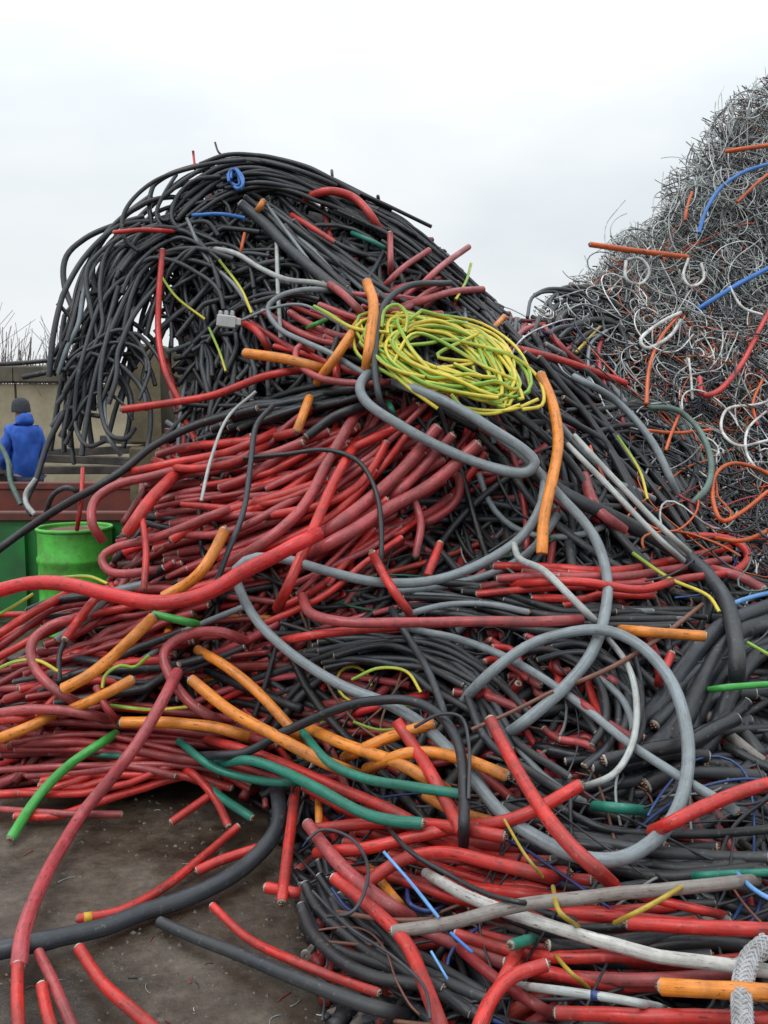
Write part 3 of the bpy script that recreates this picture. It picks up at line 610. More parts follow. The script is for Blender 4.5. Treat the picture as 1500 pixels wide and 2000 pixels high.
bundle('in the slant down the tall heap face', 'black cables slanting down the face of the tall heap', [[(440,380),(520,425),(620,505),(700,575),(780,640)],[(520,380),(600,450),(690,520),(790,582),(880,650)]], 18, {'black': 5, 'char': 4, 'grey': 1}, (11,17), (0.0,0.1), 12, 24, (0,0.3))
bundle('on the tall heap right edge', 'black cables on the right edge of the tall heap', [[(600,362),(740,412),(850,494),(940,574),(1040,645)],[(640,420),(760,470),(850,540),(930,612),(1010,685)]], 22, BK, (8,12), (0.0,0.1), 8, 25, (0,0.3))
bundle('looping over the left shoulder of the tall heap', 'black cables looping on the left shoulder', [[(250,560),(262,500),(310,455),(380,440),(430,470),(440,540)],[(190,640),(240,560),(310,520),(390,530),(430,600),(420,680)],[(330,640),(300,560),(320,480),(390,430),(470,440),(520,500)],[(300,460),(305,410),(340,370),(395,360),(430,395),(425,440)]], 22, {'black': 4, 'char': 5}, (9,13), (0.02,0.16), 16, 40, (0,0.25), wob=7)
bundle('crossing the tall heap face', 'black cables crossing the face of the tall heap', [[(280,540),(360,500),(450,470),(560,470)],[(330,640),(420,570),(520,520),(620,520)],[(350,740),(440,660),(540,600),(650,600)]], 18, {'black': 5, 'char': 5, 'grey': .8}, (10,15), (0.0,0.12), 18, 41, (0,0.25), wob=9)
bundle('looping at the tip of the fine wire heap', 'black cables at the tip of the fine wire heap', [[(1045,640),(1040,590),(1075,572),(1130,585),(1170,630)],[(1080,660),(1100,610),(1150,590),(1210,610),(1230,670)],[(1100,720),(1130,660),(1190,640),(1240,680),(1250,740)]], 14, {'black': 5, 'char': 3}, (8,13), (0.0,0.18), 14, 45, (0,0.25), wob=6)
bundle('of the fanned red mound', 'red cables of the mound', [[(700,790),(560,850),(420,900),(300,922),(190,955)],[(780,830),(640,930),(500,985),(360,1012),(240,1060)],[(880,860),(760,960),(620,1040),(480,1092),(330,1150)],[(930,890),(820,990),(680,1080),(560,1150),(420,1210)]], 92, {'red': 4, 'pink': 4, 'maroon': 2}, (14,26), (-0.12,0.13), 32, 26, (0,0.44), wob=3.5)
bundle('at the left foot of the red mound', 'red cables at the foot of the mound', [[(420,1080),(300,1140),(180,1185),(60,1240),(-60,1280)],[(460,1200),(330,1232),(200,1282),(80,1322),(-60,1352)],[(500,1290),(360,1330),(220,1362),(90,1392),(-60,1422)]], 40, {'red': 3, 'pink': 3, 'maroon': 2.5, 'black': 1.6, 'grey': .6, 'char': .8}, (13,24), (0.0,0.14), 26, 27, (0,0.32), wob=8)
bundle('along the edge of the bare concrete', 'red cables along the edge of the concrete', [[(-60,1400),(120,1392),(300,1402),(480,1432),(640,1480)],[(-60,1470),(120,1462),(280,1482),(420,1512),(560,1560)],[(-60,1580),(120,1562),(250,1522),(370,1502),(470,1530)]], 21, RD, (16,23), (0.0,0.10), 13, 28, (0,0.3), wob=7)
bundle('in the fan below the long level red cable', 'black cables in the fan below the long red cable', [[(520,1250),(660,1242),(800,1262),(930,1332),(1040,1420)],[(540,1330),(680,1292),(820,1302),(940,1382),(1020,1500)]], 22, BK, (12,21), (0.0,0.09), 17, 29, (0,0.25), wob=8)
bundle('lying level behind the long red cable', 'black cables behind the long red cable', [[(740,1120),(900,1150),(1050,1185),(1250,1195),(1480,1200)],[(700,1190),(880,1180),(1060,1215),(1250,1225),(1480,1230)]], 16, {'black': 5, 'char': 4, 'grey': 1}, (14,22), (0.0,0.08), 12, 30, (0,0.35))
bundle('in the stout bend right of the grey ring', 'thick black cables right of the grey ring', [[(1540,1190),(1400,1232),(1300,1332),(1200,1432),(1080,1480)],[(1540,1240),(1430,1262),(1380,1342),(1340,1432),(1200,1520)],[(1540,1480),(1350,1500),(1200,1520),(1050,1510),(960,1470)]], 22, BK, (22,46), (-0.10,0.06), 24, 31, (0,0.3), sides=12)
bundle('in the curled rings beside the orange wires', 'curled cables beside the orange wires', [[(1150,800),(1260,792),(1360,842),(1388,920),(1350,1000)],[(1140,860),(1230,832),(1310,882),(1330,950),(1295,1010)]], 16, {'black': 3, 'char': 4, 'grey': 1.5, 'greygreen': 1.5}, (8,14), (0.0,0.15), 14, 32, (0,0.3))
bundle('across the near heap', 'red cables across the near heap', [[(600,1530),(700,1580),(850,1620),(1000,1640),(1150,1600)],[(620,1640),(760,1650),(900,1690),(1080,1730),(1300,1740)],[(760,1720),(900,1780),(1050,1830),(1250,1850),(1540,1850)],[(800,1900),(950,1930),(1100,1960),(1300,1980),(1540,1990)]], 24, {'red': 6, 'pink': 1, 'maroon': 1.5}, (26,36), (-0.04,0.06), 14, 33, (0,0.35), sides=12)
bundle('in the curve beside the bare concrete', 'black cables beside the bare concrete', [[(590,1680),(612,1780),(700,1862),(830,1900),(960,1900)],[(640,1660),(682,1760),(780,1852),(900,1940),(1000,2030)]], 12, BK, (24,34), (0.0,0.07), 12, 34, (0,0.2), sides=12)
bundle('across the right foreground', 'black cables in the right foreground', [[(900,1500),(1060,1560),(1200,1620),(1350,1650),(1540,1640)],[(960,1640),(1100,1680),(1250,1690),(1400,1680),(1540,1690)],[(900,1850),(1050,1880),(1200,1900),(1350,1890),(1540,1900)]], 22, {'black': 6, 'char': 4, 'rusty': .6}, (20,40), (-0.06,0.05), 16, 35, (0,0.3), sides=12)
bundle('down the slope between the heaps', 'dark cables down the slope between the heaps', [[(1020,600),(1060,680),(1180,762),(1300,900),(1420,1090)],[(960,700),(1080,790),(1200,900),(1300,1010),(1440,1200)]], 16, {'black': 6, 'char': 4, 'grey': .8}, (11,22), (0.0,0.14), 28, 36, (0,0.35), sides=10, wob=10)
bundle('lying level under the charcoal cable', 'red cables level in the right middle', [[(940,1100),(1080,1112),(1200,1122),(1330,1092),(1440,1060)],[(900,1180),(1050,1160),(1200,1150),(1350,1142),(1500,1150)]], 11, {'red': 2, 'pink': 1, 'maroon': 3}, (17,23), (0.0,0.1), 20, 37, (0,0.38), wob=7)
bundle('among the black loops in the middle', 'short cables among the black loops', [[(900,1290),(960,1310),(1010,1340)],[(1080,1250),(1120,1290),(1140,1340)],[(1180,1400),(1240,1420),(1300,1450)],[(960,1450),(1040,1470),(1120,1500)]], 16, {'red': 3, 'maroon': 3, 'pink': 1, 'black': 1}, (18,24), (0.0,0.08), 26, 42, (0,0.2))
bundle('in the loops within the grey ring', 'dark cables looping within the grey ring', [[(960,1300),(1060,1290),(1130,1350),(1130,1450),(1050,1510)],[(1000,1270),(1120,1270),(1220,1350),(1230,1450),(1150,1530)],[(880,1300),(930,1390),(980,1470),(1080,1530),(1200,1560)]], 14, {'black': 3, 'char': 4, 'grey': 2}, (15,23), (0.0,0.10), 16, 43, (0,0.25), sides=10)
bundle('above the red mound', 'black cables above the red mound', [[(330,860),(420,820),(520,790),(640,760),(740,730)],[(400,860),(520,830),(640,790),(740,770),(830,780)]], 16, BK, (14,24), (0.0,0.1), 10, 38, (0,0.35))
bundle('jumbled around the striped coil', 'red cables under the striped coil', [[(640,560),(720,580),(820,590),(940,600)],[(470,620),(560,680),(680,720),(800,740)],[(760,580),(830,540),(900,500),(930,480)]], 16, RD, (14,19), (0.02,0.12), 14, 39, (0,0.35))

# ================================================================== traced cables: colour|width|lift|ends|label|points
TRACED = '''
grey|25|.24||thick grey cable doubled back in a flat loop below the striped coil|770,745 870,785 960,838 1030,882 1047,903 1030,920 960,912 870,878 780,830 715,785 702,757 715,732 735,722
grey|25|.17||grey cable sweeping from the flat grey loop to the middle of the big ring|790,752 900,805 1000,875 1080,955 1150,1035 1185,1120 1182,1190 1155,1275 1100,1345 1040,1400 985,1440
grey|28|.20||very long grey cable forming the big ring at lower right|900,1370 960,1310 1040,1255 1120,1233 1185,1232 1250,1262 1310,1330 1340,1420 1342,1510 1312,1600 1262,1652 1200,1680 1120,1672 1040,1632 980,1590 930,1530 880,1468 820,1412 760,1376 660,1335 560,1270 500,1210 465,1140 462,1112 495,1090 560,1093 640,1117 740,1140 850,1135 950,1097 1020,1048 1058,985 1065,935
grey|22|.13|e|straight grey cable cutting diagonally across the big grey ring|800,1228 900,1250 1000,1290 1090,1345 1200,1430 1300,1500 1400,1560 1440,1585
pale|17|.15||thin pale grey cable curving inside the big grey ring|1185,1245 1225,1300 1243,1370 1236,1450 1200,1510 1130,1540
pale|18|.22|s|pale greenish grey cable slanting down to the top of the big ring|1005,1062 1015,1090 1060,1112 1120,1170 1172,1222
grey|16|.16|e|grey cable bowed above the long level red cable|780,1205 870,1182 950,1180 1032,1196
pale|13|.16||pale grey cable swinging across the dark heap toward the orange cable|390,483 460,495 510,525 560,547 620,553 662,566
grey|14|.18||grey cable looping left of the striped coil|662,572 600,566 545,580 524,602 545,640 600,670 650,692 700,722 770,755
grey|7|.2||thin grey lead leaving the square plug|462,630 530,602 590,595 650,625 690,652
pale|10|.12||pale grey cable hanging straight down in the dark heap|540,470 543,560 548,660
grey|9|.14||thin grey cable slanting below the blue cable|520,400 580,480 640,560
grey|9|.15||thin grey cable slanting beside the wide black strip|365,425 400,500 460,560 500,620
char|27|.14|s|wide black strip with pink torn end in the face of the dark heap|470,400 520,440 570,490 640,550 705,592
pale|15|.16||upper of two parallel pale cables running down the right slope|1122,852 1200,935 1290,1028 1345,1080
pale|14|.15||lower of two parallel pale cables running down the right slope|1108,868 1190,952 1280,1045 1335,1095
grey|18|.13||grey cable bending down the slope beside the curled rings|1120,735 1200,780 1270,858 1322,965
grey|9|.12||thin grey cable bent like a hook near the yellow wire|1150,745 1148,700 1155,668 1185,646
char|36|.15||thick charcoal cable running down from the grey loop to the right edge|1040,920 1110,972 1200,1010 1290,1058 1370,1112 1420,1180 1440,1260 1436,1330
pale|8|.24|e|thin pale wire hanging over the red mound|500,765 445,815 412,895 393,978
char|14|.22||dark grey cable hanging over the red mound beside the thin pale wire|535,792 503,830 492,900 475,1000 440,1090 415,1160
black|12|.20||thin black cable bowed across the red mound|400,905 480,895 560,888 640,880 700,902 735,962 745,1060 740,1130
char|16|.26||dark cable looping up in front of the striped coil|880,553 795,560 748,598 733,680 738,760 752,815
black|20|.17|e|long black cable rising from the left edge past the green drum|-40,1100 60,1030 140,978 240,920 300,872 380,832 500,798
black|23|.17|s|short black cable with cut end above the red mound|600,852 660,812 725,790
char|46|.12||very thick charcoal cable curving over the bare concrete|-30,1860 120,1832 260,1790 400,1738 500,1675 545,1600 540,1530
black|25|.26||black cable arching over the orange cables in the middle|385,1478 480,1468 560,1430 640,1390 720,1370 800,1366 860,1400 898,1460 906,1560 905,1650
char|19|.18||dark cable slanting down under the long red cable|765,1190 790,1235 830,1300 860,1370 880,1440
char|34|.04||thick dark grey cable lying on the concrete at the bottom|310,1800 440,1852 560,1902 680,1950 800,1990
white|34|.14||dirty white cable slanting across the bottom right|830,1708 920,1752 1050,1800 1180,1840 1330,1872 1530,1900
rusty|34|.19|s|scuffed grey brown cable lying above the dirty white cable|770,1818 880,1802 1000,1772 1150,1752 1300,1737 1475,1720
brown|13|.2||flat brown strip left of the scuffed grey brown cable|660,1782 760,1796 870,1796
pale|23|.21||short pale grey cable with a metal lug at the bottom right|1010,1925 1100,1936 1200,1950 1285,1966
black|13|.24||thin black cable bowed beside the short blue wire|745,1600 800,1662 880,1712 960,1750 1060,1770
braid|48|.20||silver braided strap hanging at the bottom right corner|1500,1835 1465,1870 1450,1920 1448,2030
braid|30|.17||fold of silver braid running out at the right edge|1440,1885 1470,1870 1530,1850
black|10|.05||black cable end sticking out of the left flank over the sky|112,592 142,624
black|11|.05||upper black pole reaching the left edge over the wall|-40,714 60,708 150,698 260,690
black|13|.05||lower black pole in front of the boundary wall|45,737 120,722 200,712
black|10|.2||thin black cable bulging out left of the heap against the sky|480,312 400,322 300,355 248,405 238,440 246,470 270,490
black|9|.1||topmost black cable on the crest|400,318 450,312 520,318 620,345 720,385 843,443
char|9|.12||thin black cable curving over the left shoulder of the crest|345,340 320,380 305,420 320,445 345,440
char|14|.1||dark cable with pale worn tip hanging lowest at the left|232,560 200,660 150,760 95,860 70,935 50,985 62,1005
pale|12|.14||pale torn cable tip hanging in front of the skip|70,935 50,965 52,985 68,1005
char|13|.12||dark cable hooked upward beside the green drum|90,1000 105,965 135,952 160,970
greygreen|12|.1||grey green cable hanging at the left edge beside the worker|0,870 15,900 20,940 40,985
red|6|.05||tiny red cable end standing on the crest against the sky|377,294 379,312 381,332
black|5|.05||thin bent wire standing on the crest against the sky|420,278 426,296 433,304 434,322
char|7|.05||short dark stub standing on the right of the crest|648,333 650,356
char|8|.05||short dark stub standing on the right shoulder|738,383 742,406
black|9|.1||small black loop on the left shoulder of the crest|345,420 322,432 308,415 318,385 345,365 385,350
black|9|.1||black cable looping out under the thin red one on the left|330,470 296,462 282,482 296,505 340,500
char|10|.12||charcoal cable bowed inside the bulging thin loop|430,345 380,352 345,385 335,425 352,452
char|11|.14||charcoal cable hooked up at its low end left of the wall end|205,560 172,660 150,760 150,840 172,872 205,862
char|12|.14||charcoal cable curling toward the wall end|225,600 200,700 196,790 215,850 245,858 262,838
grey|11|.14||grey cable drooping in front of the wall end|262,600 235,690 205,780 212,850 235,888
red|37|.42||thick red cable swinging in front of the green drum to the red mound|-40,1166 60,1140 130,1140 220,1165 310,1180 400,1160 480,1115 560,1070 620,1040
pink|36|.34|e|long faded red cable arching down onto the bare concrete|345,1315 300,1400 230,1500 140,1620 82,1720 46,1820 38,1885
pink|26|.20||red cable bent in a hook above the long faded red cable|440,1415 370,1370 330,1315 322,1272 362,1242 430,1234 478,1250
red|34|.1|s|bright red cable running out of the bottom left corner|34,1885 35,1950 42,2050
pink|30|.1||faded red cable under the thick charcoal cable at bottom left|75,1860 112,1930 155,2040
red|34|.1|s|bright red cable curving away below the thick charcoal cable|152,1850 198,1918 260,1975 340,2045
red|32|.1|s|short bright red cable between two others at bottom left|78,1920 108,2040
red|24|.08|se|red cable with a yellow tape band lying on the concrete|465,1613 400,1670 320,1732 230,1780 150,1796
red|26|.12|s|short red cable ending above the thick charcoal cable|385,1702 440,1675 520,1650
red|24|.06|se|red cable lying alone on the concrete below the thick charcoal cable|415,1770 480,1830 560,1872 650,1906 738,1940
red|21|.08|s|red cable end pointing onto the concrete right of the long faded one|335,1605 400,1560 450,1525
red|21|.11|e|red cable bending down over another at the concrete edge|340,1490 380,1515 420,1560 445,1612
pink|18|.06|s|level red cable end lying on the concrete at the left|238,1590 120,1590 -40,1578
red|29|.13|e|upright red cable beside the thick charcoal bend|578,1540 567,1640 549,1760
red|29|.08|s|short red stub under the upright red cable|520,1733 600,1748
pink|36|.22|s|thick faded red cable slanting across the near heap|600,1612 660,1690 730,1750 800,1795
red|37|.2|s|long coral red cable running down to the bottom edge|650,1715 720,1770 790,1840 830,1920 880,2050
red|31|.17|e|level red cable under the teal cable tips|605,1618 740,1606 860,1610 985,1632
red|33|.19|e|red cable rising to the right below the big grey ring|620,1668 740,1650 870,1622 1000,1600 1132,1534
red|36|.27|s|straight red cable slanting down through the big grey ring|955,1405 1010,1508 1080,1610 1195,1730
red|35|.22||red cable rising to the right edge beside the big grey ring|1275,1628 1370,1580 1450,1547 1540,1522
red|34|.16|s|red cable bowed under the thin black one in the near heap|718,1722 790,1680 870,1667 970,1690 1090,1715
red|27|.16||red cable running under the two teal cables|400,1442 520,1480 640,1530 760,1582 840,1625
red|30|.14|s|red cable stub between the teal cables and the upright red one|595,1535 680,1580 790,1625
red|33|.24||red cable slanting down past the tip of the orange cable|775,1408 830,1490 870,1560 905,1625
pink|26|.26||long level red cable across the middle of the heap|590,1165 602,1195 660,1213 800,1216 950,1215 1135,1212
red|22|.19||red cable rising to join the long level one|535,1255 650,1232 785,1224
red|23|.23|s|bright red cable slanting down behind the long level one|727,1078 760,1140 805,1205
red|21|.2|s|short red cable with bright cut tip in the hollow|860,1060 835,1125
pink|27|.15||faded red cable curving from the mound top to the grey loop at left|700,800 640,900 590,990 510,1062 420,1115
pink|30|.18|s|upper of three thick faded red cables on the right of the mound|855,835 780,920 700,990 610,1060
pink|32|.19|s|lowest of three thick faded red cables on the right of the mound|935,868 840,950 740,1005 600,1085
pink|24|.17|s|middle of three thick faded red cables on the right of the mound|885,850 820,920 750,985
red|26|.2||bright red cable crossing down over the mound|695,860 645,960 602,1060 572,1130 543,1188
pink|19|.16|e|short faded red cable hanging in the hollow|808,975 822,1020 812,1086
maroon|22|.14||dark red cable curled at the mouth of the hollow|850,920 893,930 893,975 850,1012 800,1030
red|31|.24|s|short bright coral cable lying at the left of the mound|248,1042 290,982 345,925
pink|23|.19||red cable bent round the left end of the mound|200,1055 180,1020 185,980 225,950 300,930 375,908
pink|22|.17||faded red cable coiled low at the left of the mound|330,1110 215,1115 200,1090 225,1070 300,1050 470,985
red|17|.22|e|thin red cable hanging down the left of the mound|275,990 285,1070 282,1150
red|20|.2||red cable lying along the top left of the mound|300,900 360,916 450,905 520,868
red|21|.18||bright red cable at the very top of the mound|240,925 340,905 450,880 540,845
red|19|.17|s|red cable reaching left over the concrete wall end|238,800 330,785 420,770 520,735 592,722
red|11|.26|s|thin red cable sticking out left of the crest|222,454 280,449 338,452
red|15|.16|s|red cable hanging down the face of the dark heap|318,488 310,580 310,660 325,730 348,778
red|19|.17||red cable bowed over the right side of the crest|595,386 640,373 690,385 722,417 746,457
red|13|.14|e|bright red cable in the face below the bowed red one|570,420 610,445 652,472
pink|15|.15|s|faded red cable standing upright below the bowed red one|762,455 763,535
pink|15|.16|s|red cable end pointing up right beside the upright one|838,488 785,525 745,565
pink|15|.17|s|red cable end sticking up right against the sky|916,481 862,520 815,565
pink|18|.17|s|red cable end sticking out level over the gap between heaps|944,565 880,570 820,588 770,605
pink|19|.18||faded red cable slanting into the top orange cable|630,545 670,575 720,625
pink|17|.2||faded red cable bent in a hook above the mound|610,690 582,678 578,705 615,735 700,750 780,745
red|19|.13||short upright red cable between the orange cables|655,690 660,765
red|18|.15||red cable slanting beside the square plug|462,625 500,645 530,690
maroon|15|.12||dark red cable end leaning by the yellow wire|1062,638 1110,690 1155,725
red|18|.15|e|red cable running right from the striped coil|1005,680 1100,705 1222,748
red|13|.2||red cable bent like a hook in the fine wire heap|1530,560 1490,630 1445,715 1400,765 1372,770 1367,738
red|20|.17||red cable bent back on itself at the right edge|1330,1045 1430,1055 1462,1085 1440,1112 1330,1130 1250,1150 1150,1137 1000,1140
pink|25|.17|e|short faded red cable under the thick charcoal one at right|1390,1112 1440,1125 1490,1150
pink|26|.12|s|short faded red bundle end beside the charcoal cable|1220,1035 1160,990 1140,930
red|11|.1||thin upright red cable beside the green drum|162,915 158,975 150,1035
pink|24|.25||faded red cable bent in an open hook at the left|170,1205 100,1222 62,1255 66,1300 105,1345 165,1380
red|22|.26|e|short bright red cable slanting down in front of the drum|205,1150 165,1195 128,1248
black|14|.24||black core hanging from the short bright red cable|128,1248 116,1280 116,1330
red|21|.22||red cable slanting down to the left edge below the drum|130,1160 60,1200 -40,1262
pink|26|.22||faded red cable lying level along the left edge|-40,1400 60,1384 140,1388 215,1404
maroon|20|.25|s|dark red stub standing beside the short orange cable|188,1342 210,1385 232,1412
red|23|.16||bright red level cable under the orange one at the left edge|-40,1408 30,1405 90,1405
red|38|.12|s|thick red cable lying level at the right edge below the scuffed one|1228,1800 1350,1810 1540,1816
red|37|.12|s|thick red cable along the bottom right edge|1088,1976 1300,1986 1540,1990
red|37|.2|s|short red cable with dark cut end bending down to the bottom|1066,1882 1000,1908 955,1960 918,2050
red|32|.15||red cable below the green stub at the bottom|1015,1850 990,1900 955,1960
maroon|30|.1||dark red cable slanting to the bottom edge|880,1840 980,1920 1090,1990
red|22|.16|e|small red cable end standing inside the right edge of the ring|1285,1335 1312,1275
red|24|.12||red cable level under the scuffed cable|1180,1730 1300,1760 1420,1790
orange|25|.28|s|upright orange cable left of the striped coil|716,548 729,590 723,660 714,735
orange|23|.22||orange cable slanting down left from the upright one|702,628 660,690 620,748
orange|22|.22|e|orange cable end pointing down above the red mound|604,778 580,842
orange|25|.21|s|level orange cable with white cut end beside the square plug|480,690 560,702 640,722
orange|27|.26|s|long orange cable hanging down right of the grey loop|1056,730 1080,790 1090,860 1080,930 1062,1010 1056,1080
orange|28|.3|se|upper orange cable slanting down left over the mound foot|440,1035 410,1090 376,1133 322,1168
orange|29|.30|se|orange cable with cut end slanting left beside the green stub|303,1202 240,1260 170,1320 122,1348
orange|27|.27|s|short orange cable with black core at the left|258,1328 200,1360 130,1388
orange|28|.18||orange cable running out at the left edge|130,1382 60,1420 -40,1458
orange|31|.24|s|long orange cable slanting right below the red hook|373,1328 450,1388 540,1440 620,1482 700,1515
orange|26|.19||orange cable slanting beside the long orange one|385,1270 440,1302 495,1345 552,1405 590,1450
orange|28|.18|s|level orange cable behind the long faded red one|235,1410 330,1410 420,1420 500,1445
orange|31|.21||orange cable in the middle of the crossed orange group|600,1420 680,1460 780,1492 870,1545
orange|29|.23|e|short orange cable rising to the right in the crossed orange group|672,1482 760,1440 848,1412
orange|31|.22|e|orange cable pointing right at the black arch|715,1502 800,1472 900,1482 988,1512
orange|27|.22|e|short dirty orange cable with cut end right of the ring top|1212,1230 1290,1235 1376,1242
orange|44|.2|s|thick dirty orange cable end at the bottom right|1290,1930 1400,1936 1540,1942
orange|20|.1||upright orange cable behind the teal cables|622,1560 624,1640
orange|24|.1||orange cable deep between two red ones in the near heap|720,1690 795,1785
orange|27|.12||orange cable under the teal tip|830,1555 880,1580 960,1605
orange|21|.1||orange cable behind the green stub|330,1225 318,1290 314,1340
orange|15|.16|s|tiny orange cable end in the face of the dark heap|515,392 500,416
deep|8|.15||thin orange wire below the tiny orange end|478,455 470,492
orange|14|.1|s|tiny orange cable end right of the striped coil|985,618 960,645
deep|13|.12|s|orange cable sticking out left of the fine wire heap|1152,477 1240,490 1342,503
deep|11|.14||orange cable near the top of the fine wire heap|1418,296 1470,288 1530,280
deep|9|.14||orange wire curving at the foot of the fine wire heap|1330,610 1290,660 1268,720 1262,790
deep|10|.2||orange wire bent into a loop at the right edge|1530,945 1480,915 1425,905 1396,930 1396,990 1412,1018 1450,1000 1500,960
deep|11|.16||orange cable curling out at the right edge below the loop|1540,1000 1500,1035 1450,1055 1400,1050
deep|7|.12||short orange wire under the blue arc|1440,395 1470,365 1500,340
deep|7|.12||short orange wire left of the blue arc|1352,375 1342,405 1338,430
deep|8|.12||orange wire lying level under the green arch|1260,840 1320,845 1390,840
deep|8|.13||orange wire slanting under the green arch|1330,800 1310,850 1300,880
deep|7|.13||orange wire at the right edge above the white loops|1490,740 1470,790 1480,830
blue|9|.15||blue cable arched across the fine wire heap|1365,455 1375,420 1400,375 1445,340 1530,312
blue|12|.16||straight blue cable slanting across the fine wire heap|1362,605 1430,562 1530,508
blue|9|.16||short level blue cable near the crest|375,421 430,418 478,426
lblue|9|.26||short light blue wire slanting in the near heap|748,1664 800,1722 856,1792
blue|9|.2||blue wire end below the scuffed cable|880,1822 922,1860
lblue|7|.2||thin blue wire end left of the blue wire end|842,1858 874,1912
lblue|12|.14||light blue cable end at the right edge|1405,1192 1450,1172 1540,1150
navy|12|.1||dark blue cable curled behind the light blue wire|795,1730 800,1765 840,1780 870,1770
navy|9|.1||dark blue wire between the slanting red cables|648,1735 680,1775 720,1795
lblue|12|.2||pale blue wire end over the scuffed cable|1440,1705 1470,1735 1530,1770
green|25|.18|e|bright green cable lying onto the bare concrete|225,1432 130,1500 70,1562 20,1638
green|20|.27|s|short green cable touching the cut orange end|300,1200 345,1210 384,1219
teal|28|.27|e|lower long teal cable with dark cut end|415,1492 480,1485 540,1502 620,1540 720,1592 770,1603 825,1606
teal|25|.26|e|upper long teal cable pointing right|590,1432 640,1488 710,1520 800,1536 908,1552
teal|21|.2||teal cable running under the black arch|352,1448 420,1502 520,1528 592,1528
teal|23|.12|e|short teal cable end over the bare concrete|400,1530 430,1556 492,1597
teal|27|.14||short level teal cable inside the big grey ring|1162,1574 1258,1583
teal|21|.1||teal cable at the right edge above the scuffed cable|1330,1712 1420,1708 1540,1703
teal|15|.1||thin teal cable behind the bright green one|170,1472 270,1480
teal|29|.17|s|small green stub at the bottom|998,1846 1040,1834
green|17|.12||green cable at the right edge beside the thick black cables|1370,1352 1430,1342 1540,1334
teal|11|.14||green cable below the bowed red cable on the crest|688,455 730,473 765,492
green|11|.15||short green cable end left of the upright orange one|600,640 642,622
greygreen|15|.2||grey green cable arched over the curled rings|1265,795 1320,800 1365,840 1388,900 1382,950 1352,985
teal|14|.14||small teal tag end below the grey loop|758,785 772,815
brown|12|.2||thin copper brown strip slanting under the dirty orange cable|1372,1180 1290,1245 1200,1300 1100,1345
brown|10|.18||thin copper brown strip inside the left of the ring|1080,1350 1000,1390 920,1425
yg|6|.17||striped wire hanging from the red cable on the dark heap|312,535 345,580 400,624
yg|6|.17||striped wire hanging below the square plug|408,640 430,690 441,725
yg|7|.16||striped wire slanting in the dark heap above the plug|428,508 470,562 492,612
yellow|7|.14||yellow wire end standing against the slope of the fine wire heap|1172,638 1125,688
yg|8|.24||striped wire at the left edge over the skip|-30,1215 25,1185 65,1160
yg|8|.22||striped wire lying level in front of the drum|115,1128 175,1126 210,1140
yg|9|.24||striped wire bowed at the left below the drum|-30,1320 30,1292 75,1290 115,1312
yg|9|.22||striped wire lying level behind the dark red stub|215,1378 300,1386 390,1378
yg|9|.26||striped wire kinked above the short orange cable|200,1345 205,1320 235,1300 262,1303 290,1280
yg|8|.15||striped wire arched in the dark fan|688,1328 740,1305 795,1312 822,1352
yg|7|.15||striped wire sagging under the black arch|690,1410 740,1425 800,1420
yellow|8|.26||yellow wire dangling right of the upright teal tips|985,1600 1025,1668 1060,1712
yellow|13|.26||yellow wire dangling across the scuffed cable|1080,1732 1092,1780 1130,1810
yellow|13|.26||straight yellow wire lying over the scuffed cable|1345,1722 1275,1765 1200,1802
yellow|11|.17||yellow wire kinked under the dirty white cable|1080,1860 1110,1895 1150,1930
yg|7|.18||striped wire hanging inside the curled rings|1205,850 1250,920 1265,975
yg|9|.18||striped wires slanting under the bent back red cable|1235,1080 1310,1130 1385,1165 1405,1195
yg|7|.15||striped wire end at the gap between the heaps|920,515 910,550 890,585
yg|9|.16||striped wire at the right of the thick black cables|1460,1255 1540,1300
yg|9|.1||striped wire end seen between the mound cables|745,890 690,960
wwhite|7|.2||white wire looped at the right edge beside the orange loop|1540,770 1480,790 1420,800 1410,840 1440,870 1500,860
wwhite|7|.2||white wire hanging in a loop above the orange loop|1500,800 1460,840 1460,890 1500,930 1540,920
wwhite|9|.18||bright white wire bent in a narrow hairpin|1330,610 1290,630 1250,665 1262,680 1310,655 1330,625
wwhite|6|.18||white wire hanging from the straight blue cable|1425,560 1450,600 1490,615
wwhite|7|.16||white wire coiled below the sticking out orange cable|1345,505 1335,540 1350,560 1375,545 1370,515
wgrey|8|.15||pale wire ring left of the white coil|1222,510 1222,545 1250,555 1268,530 1250,505 1225,508
wdark|8|.15||dark wire arched at the tip of the fine wire heap|1030,620 1040,580 1080,570 1130,590 1180,575
wwhite|6|.18||white wire hanging down at the foot of the fine wire heap|1345,700 1350,740 1352,780
wdark|9|.25||thin black wire looping round the red cables in the near heap|600,1640 630,1620 690,1640 720,1700 690,1780 640,1790
wdark|9|.3||thin dark wire dangling from the black arch|810,1420 860,1395 900,1400 915,1450 915,1560
wdark|8|.28||thin black wire trailing in the near heap beside the concrete|610,1740 680,1810 770,1870 830,1930 840,1990
'''
ENDS = {}
for ln in TRACED.strip().split('\n'):
    col, W, lift, ends, label, pts = ln.split('|')
    pts = [tuple(float(v) for v in q.split(',')) for q in pts.split()]
    far = np.mean([q[0] for q in pts]) > 1200 and np.mean([q[1] for q in pts]) < 1060      # fine wire heap: rides on top of the clumps
    o, P, r = place(col, float(W), label, pts, float(lift)+(0.24 if far else 0), ends=ends, sides=14 if float(W) > 18 else 10, dive=float(W) > 10 and 'hanging' not in label and 'tip' not in label and 'pole' not in label)
    ENDS[label] = (o, P, r)

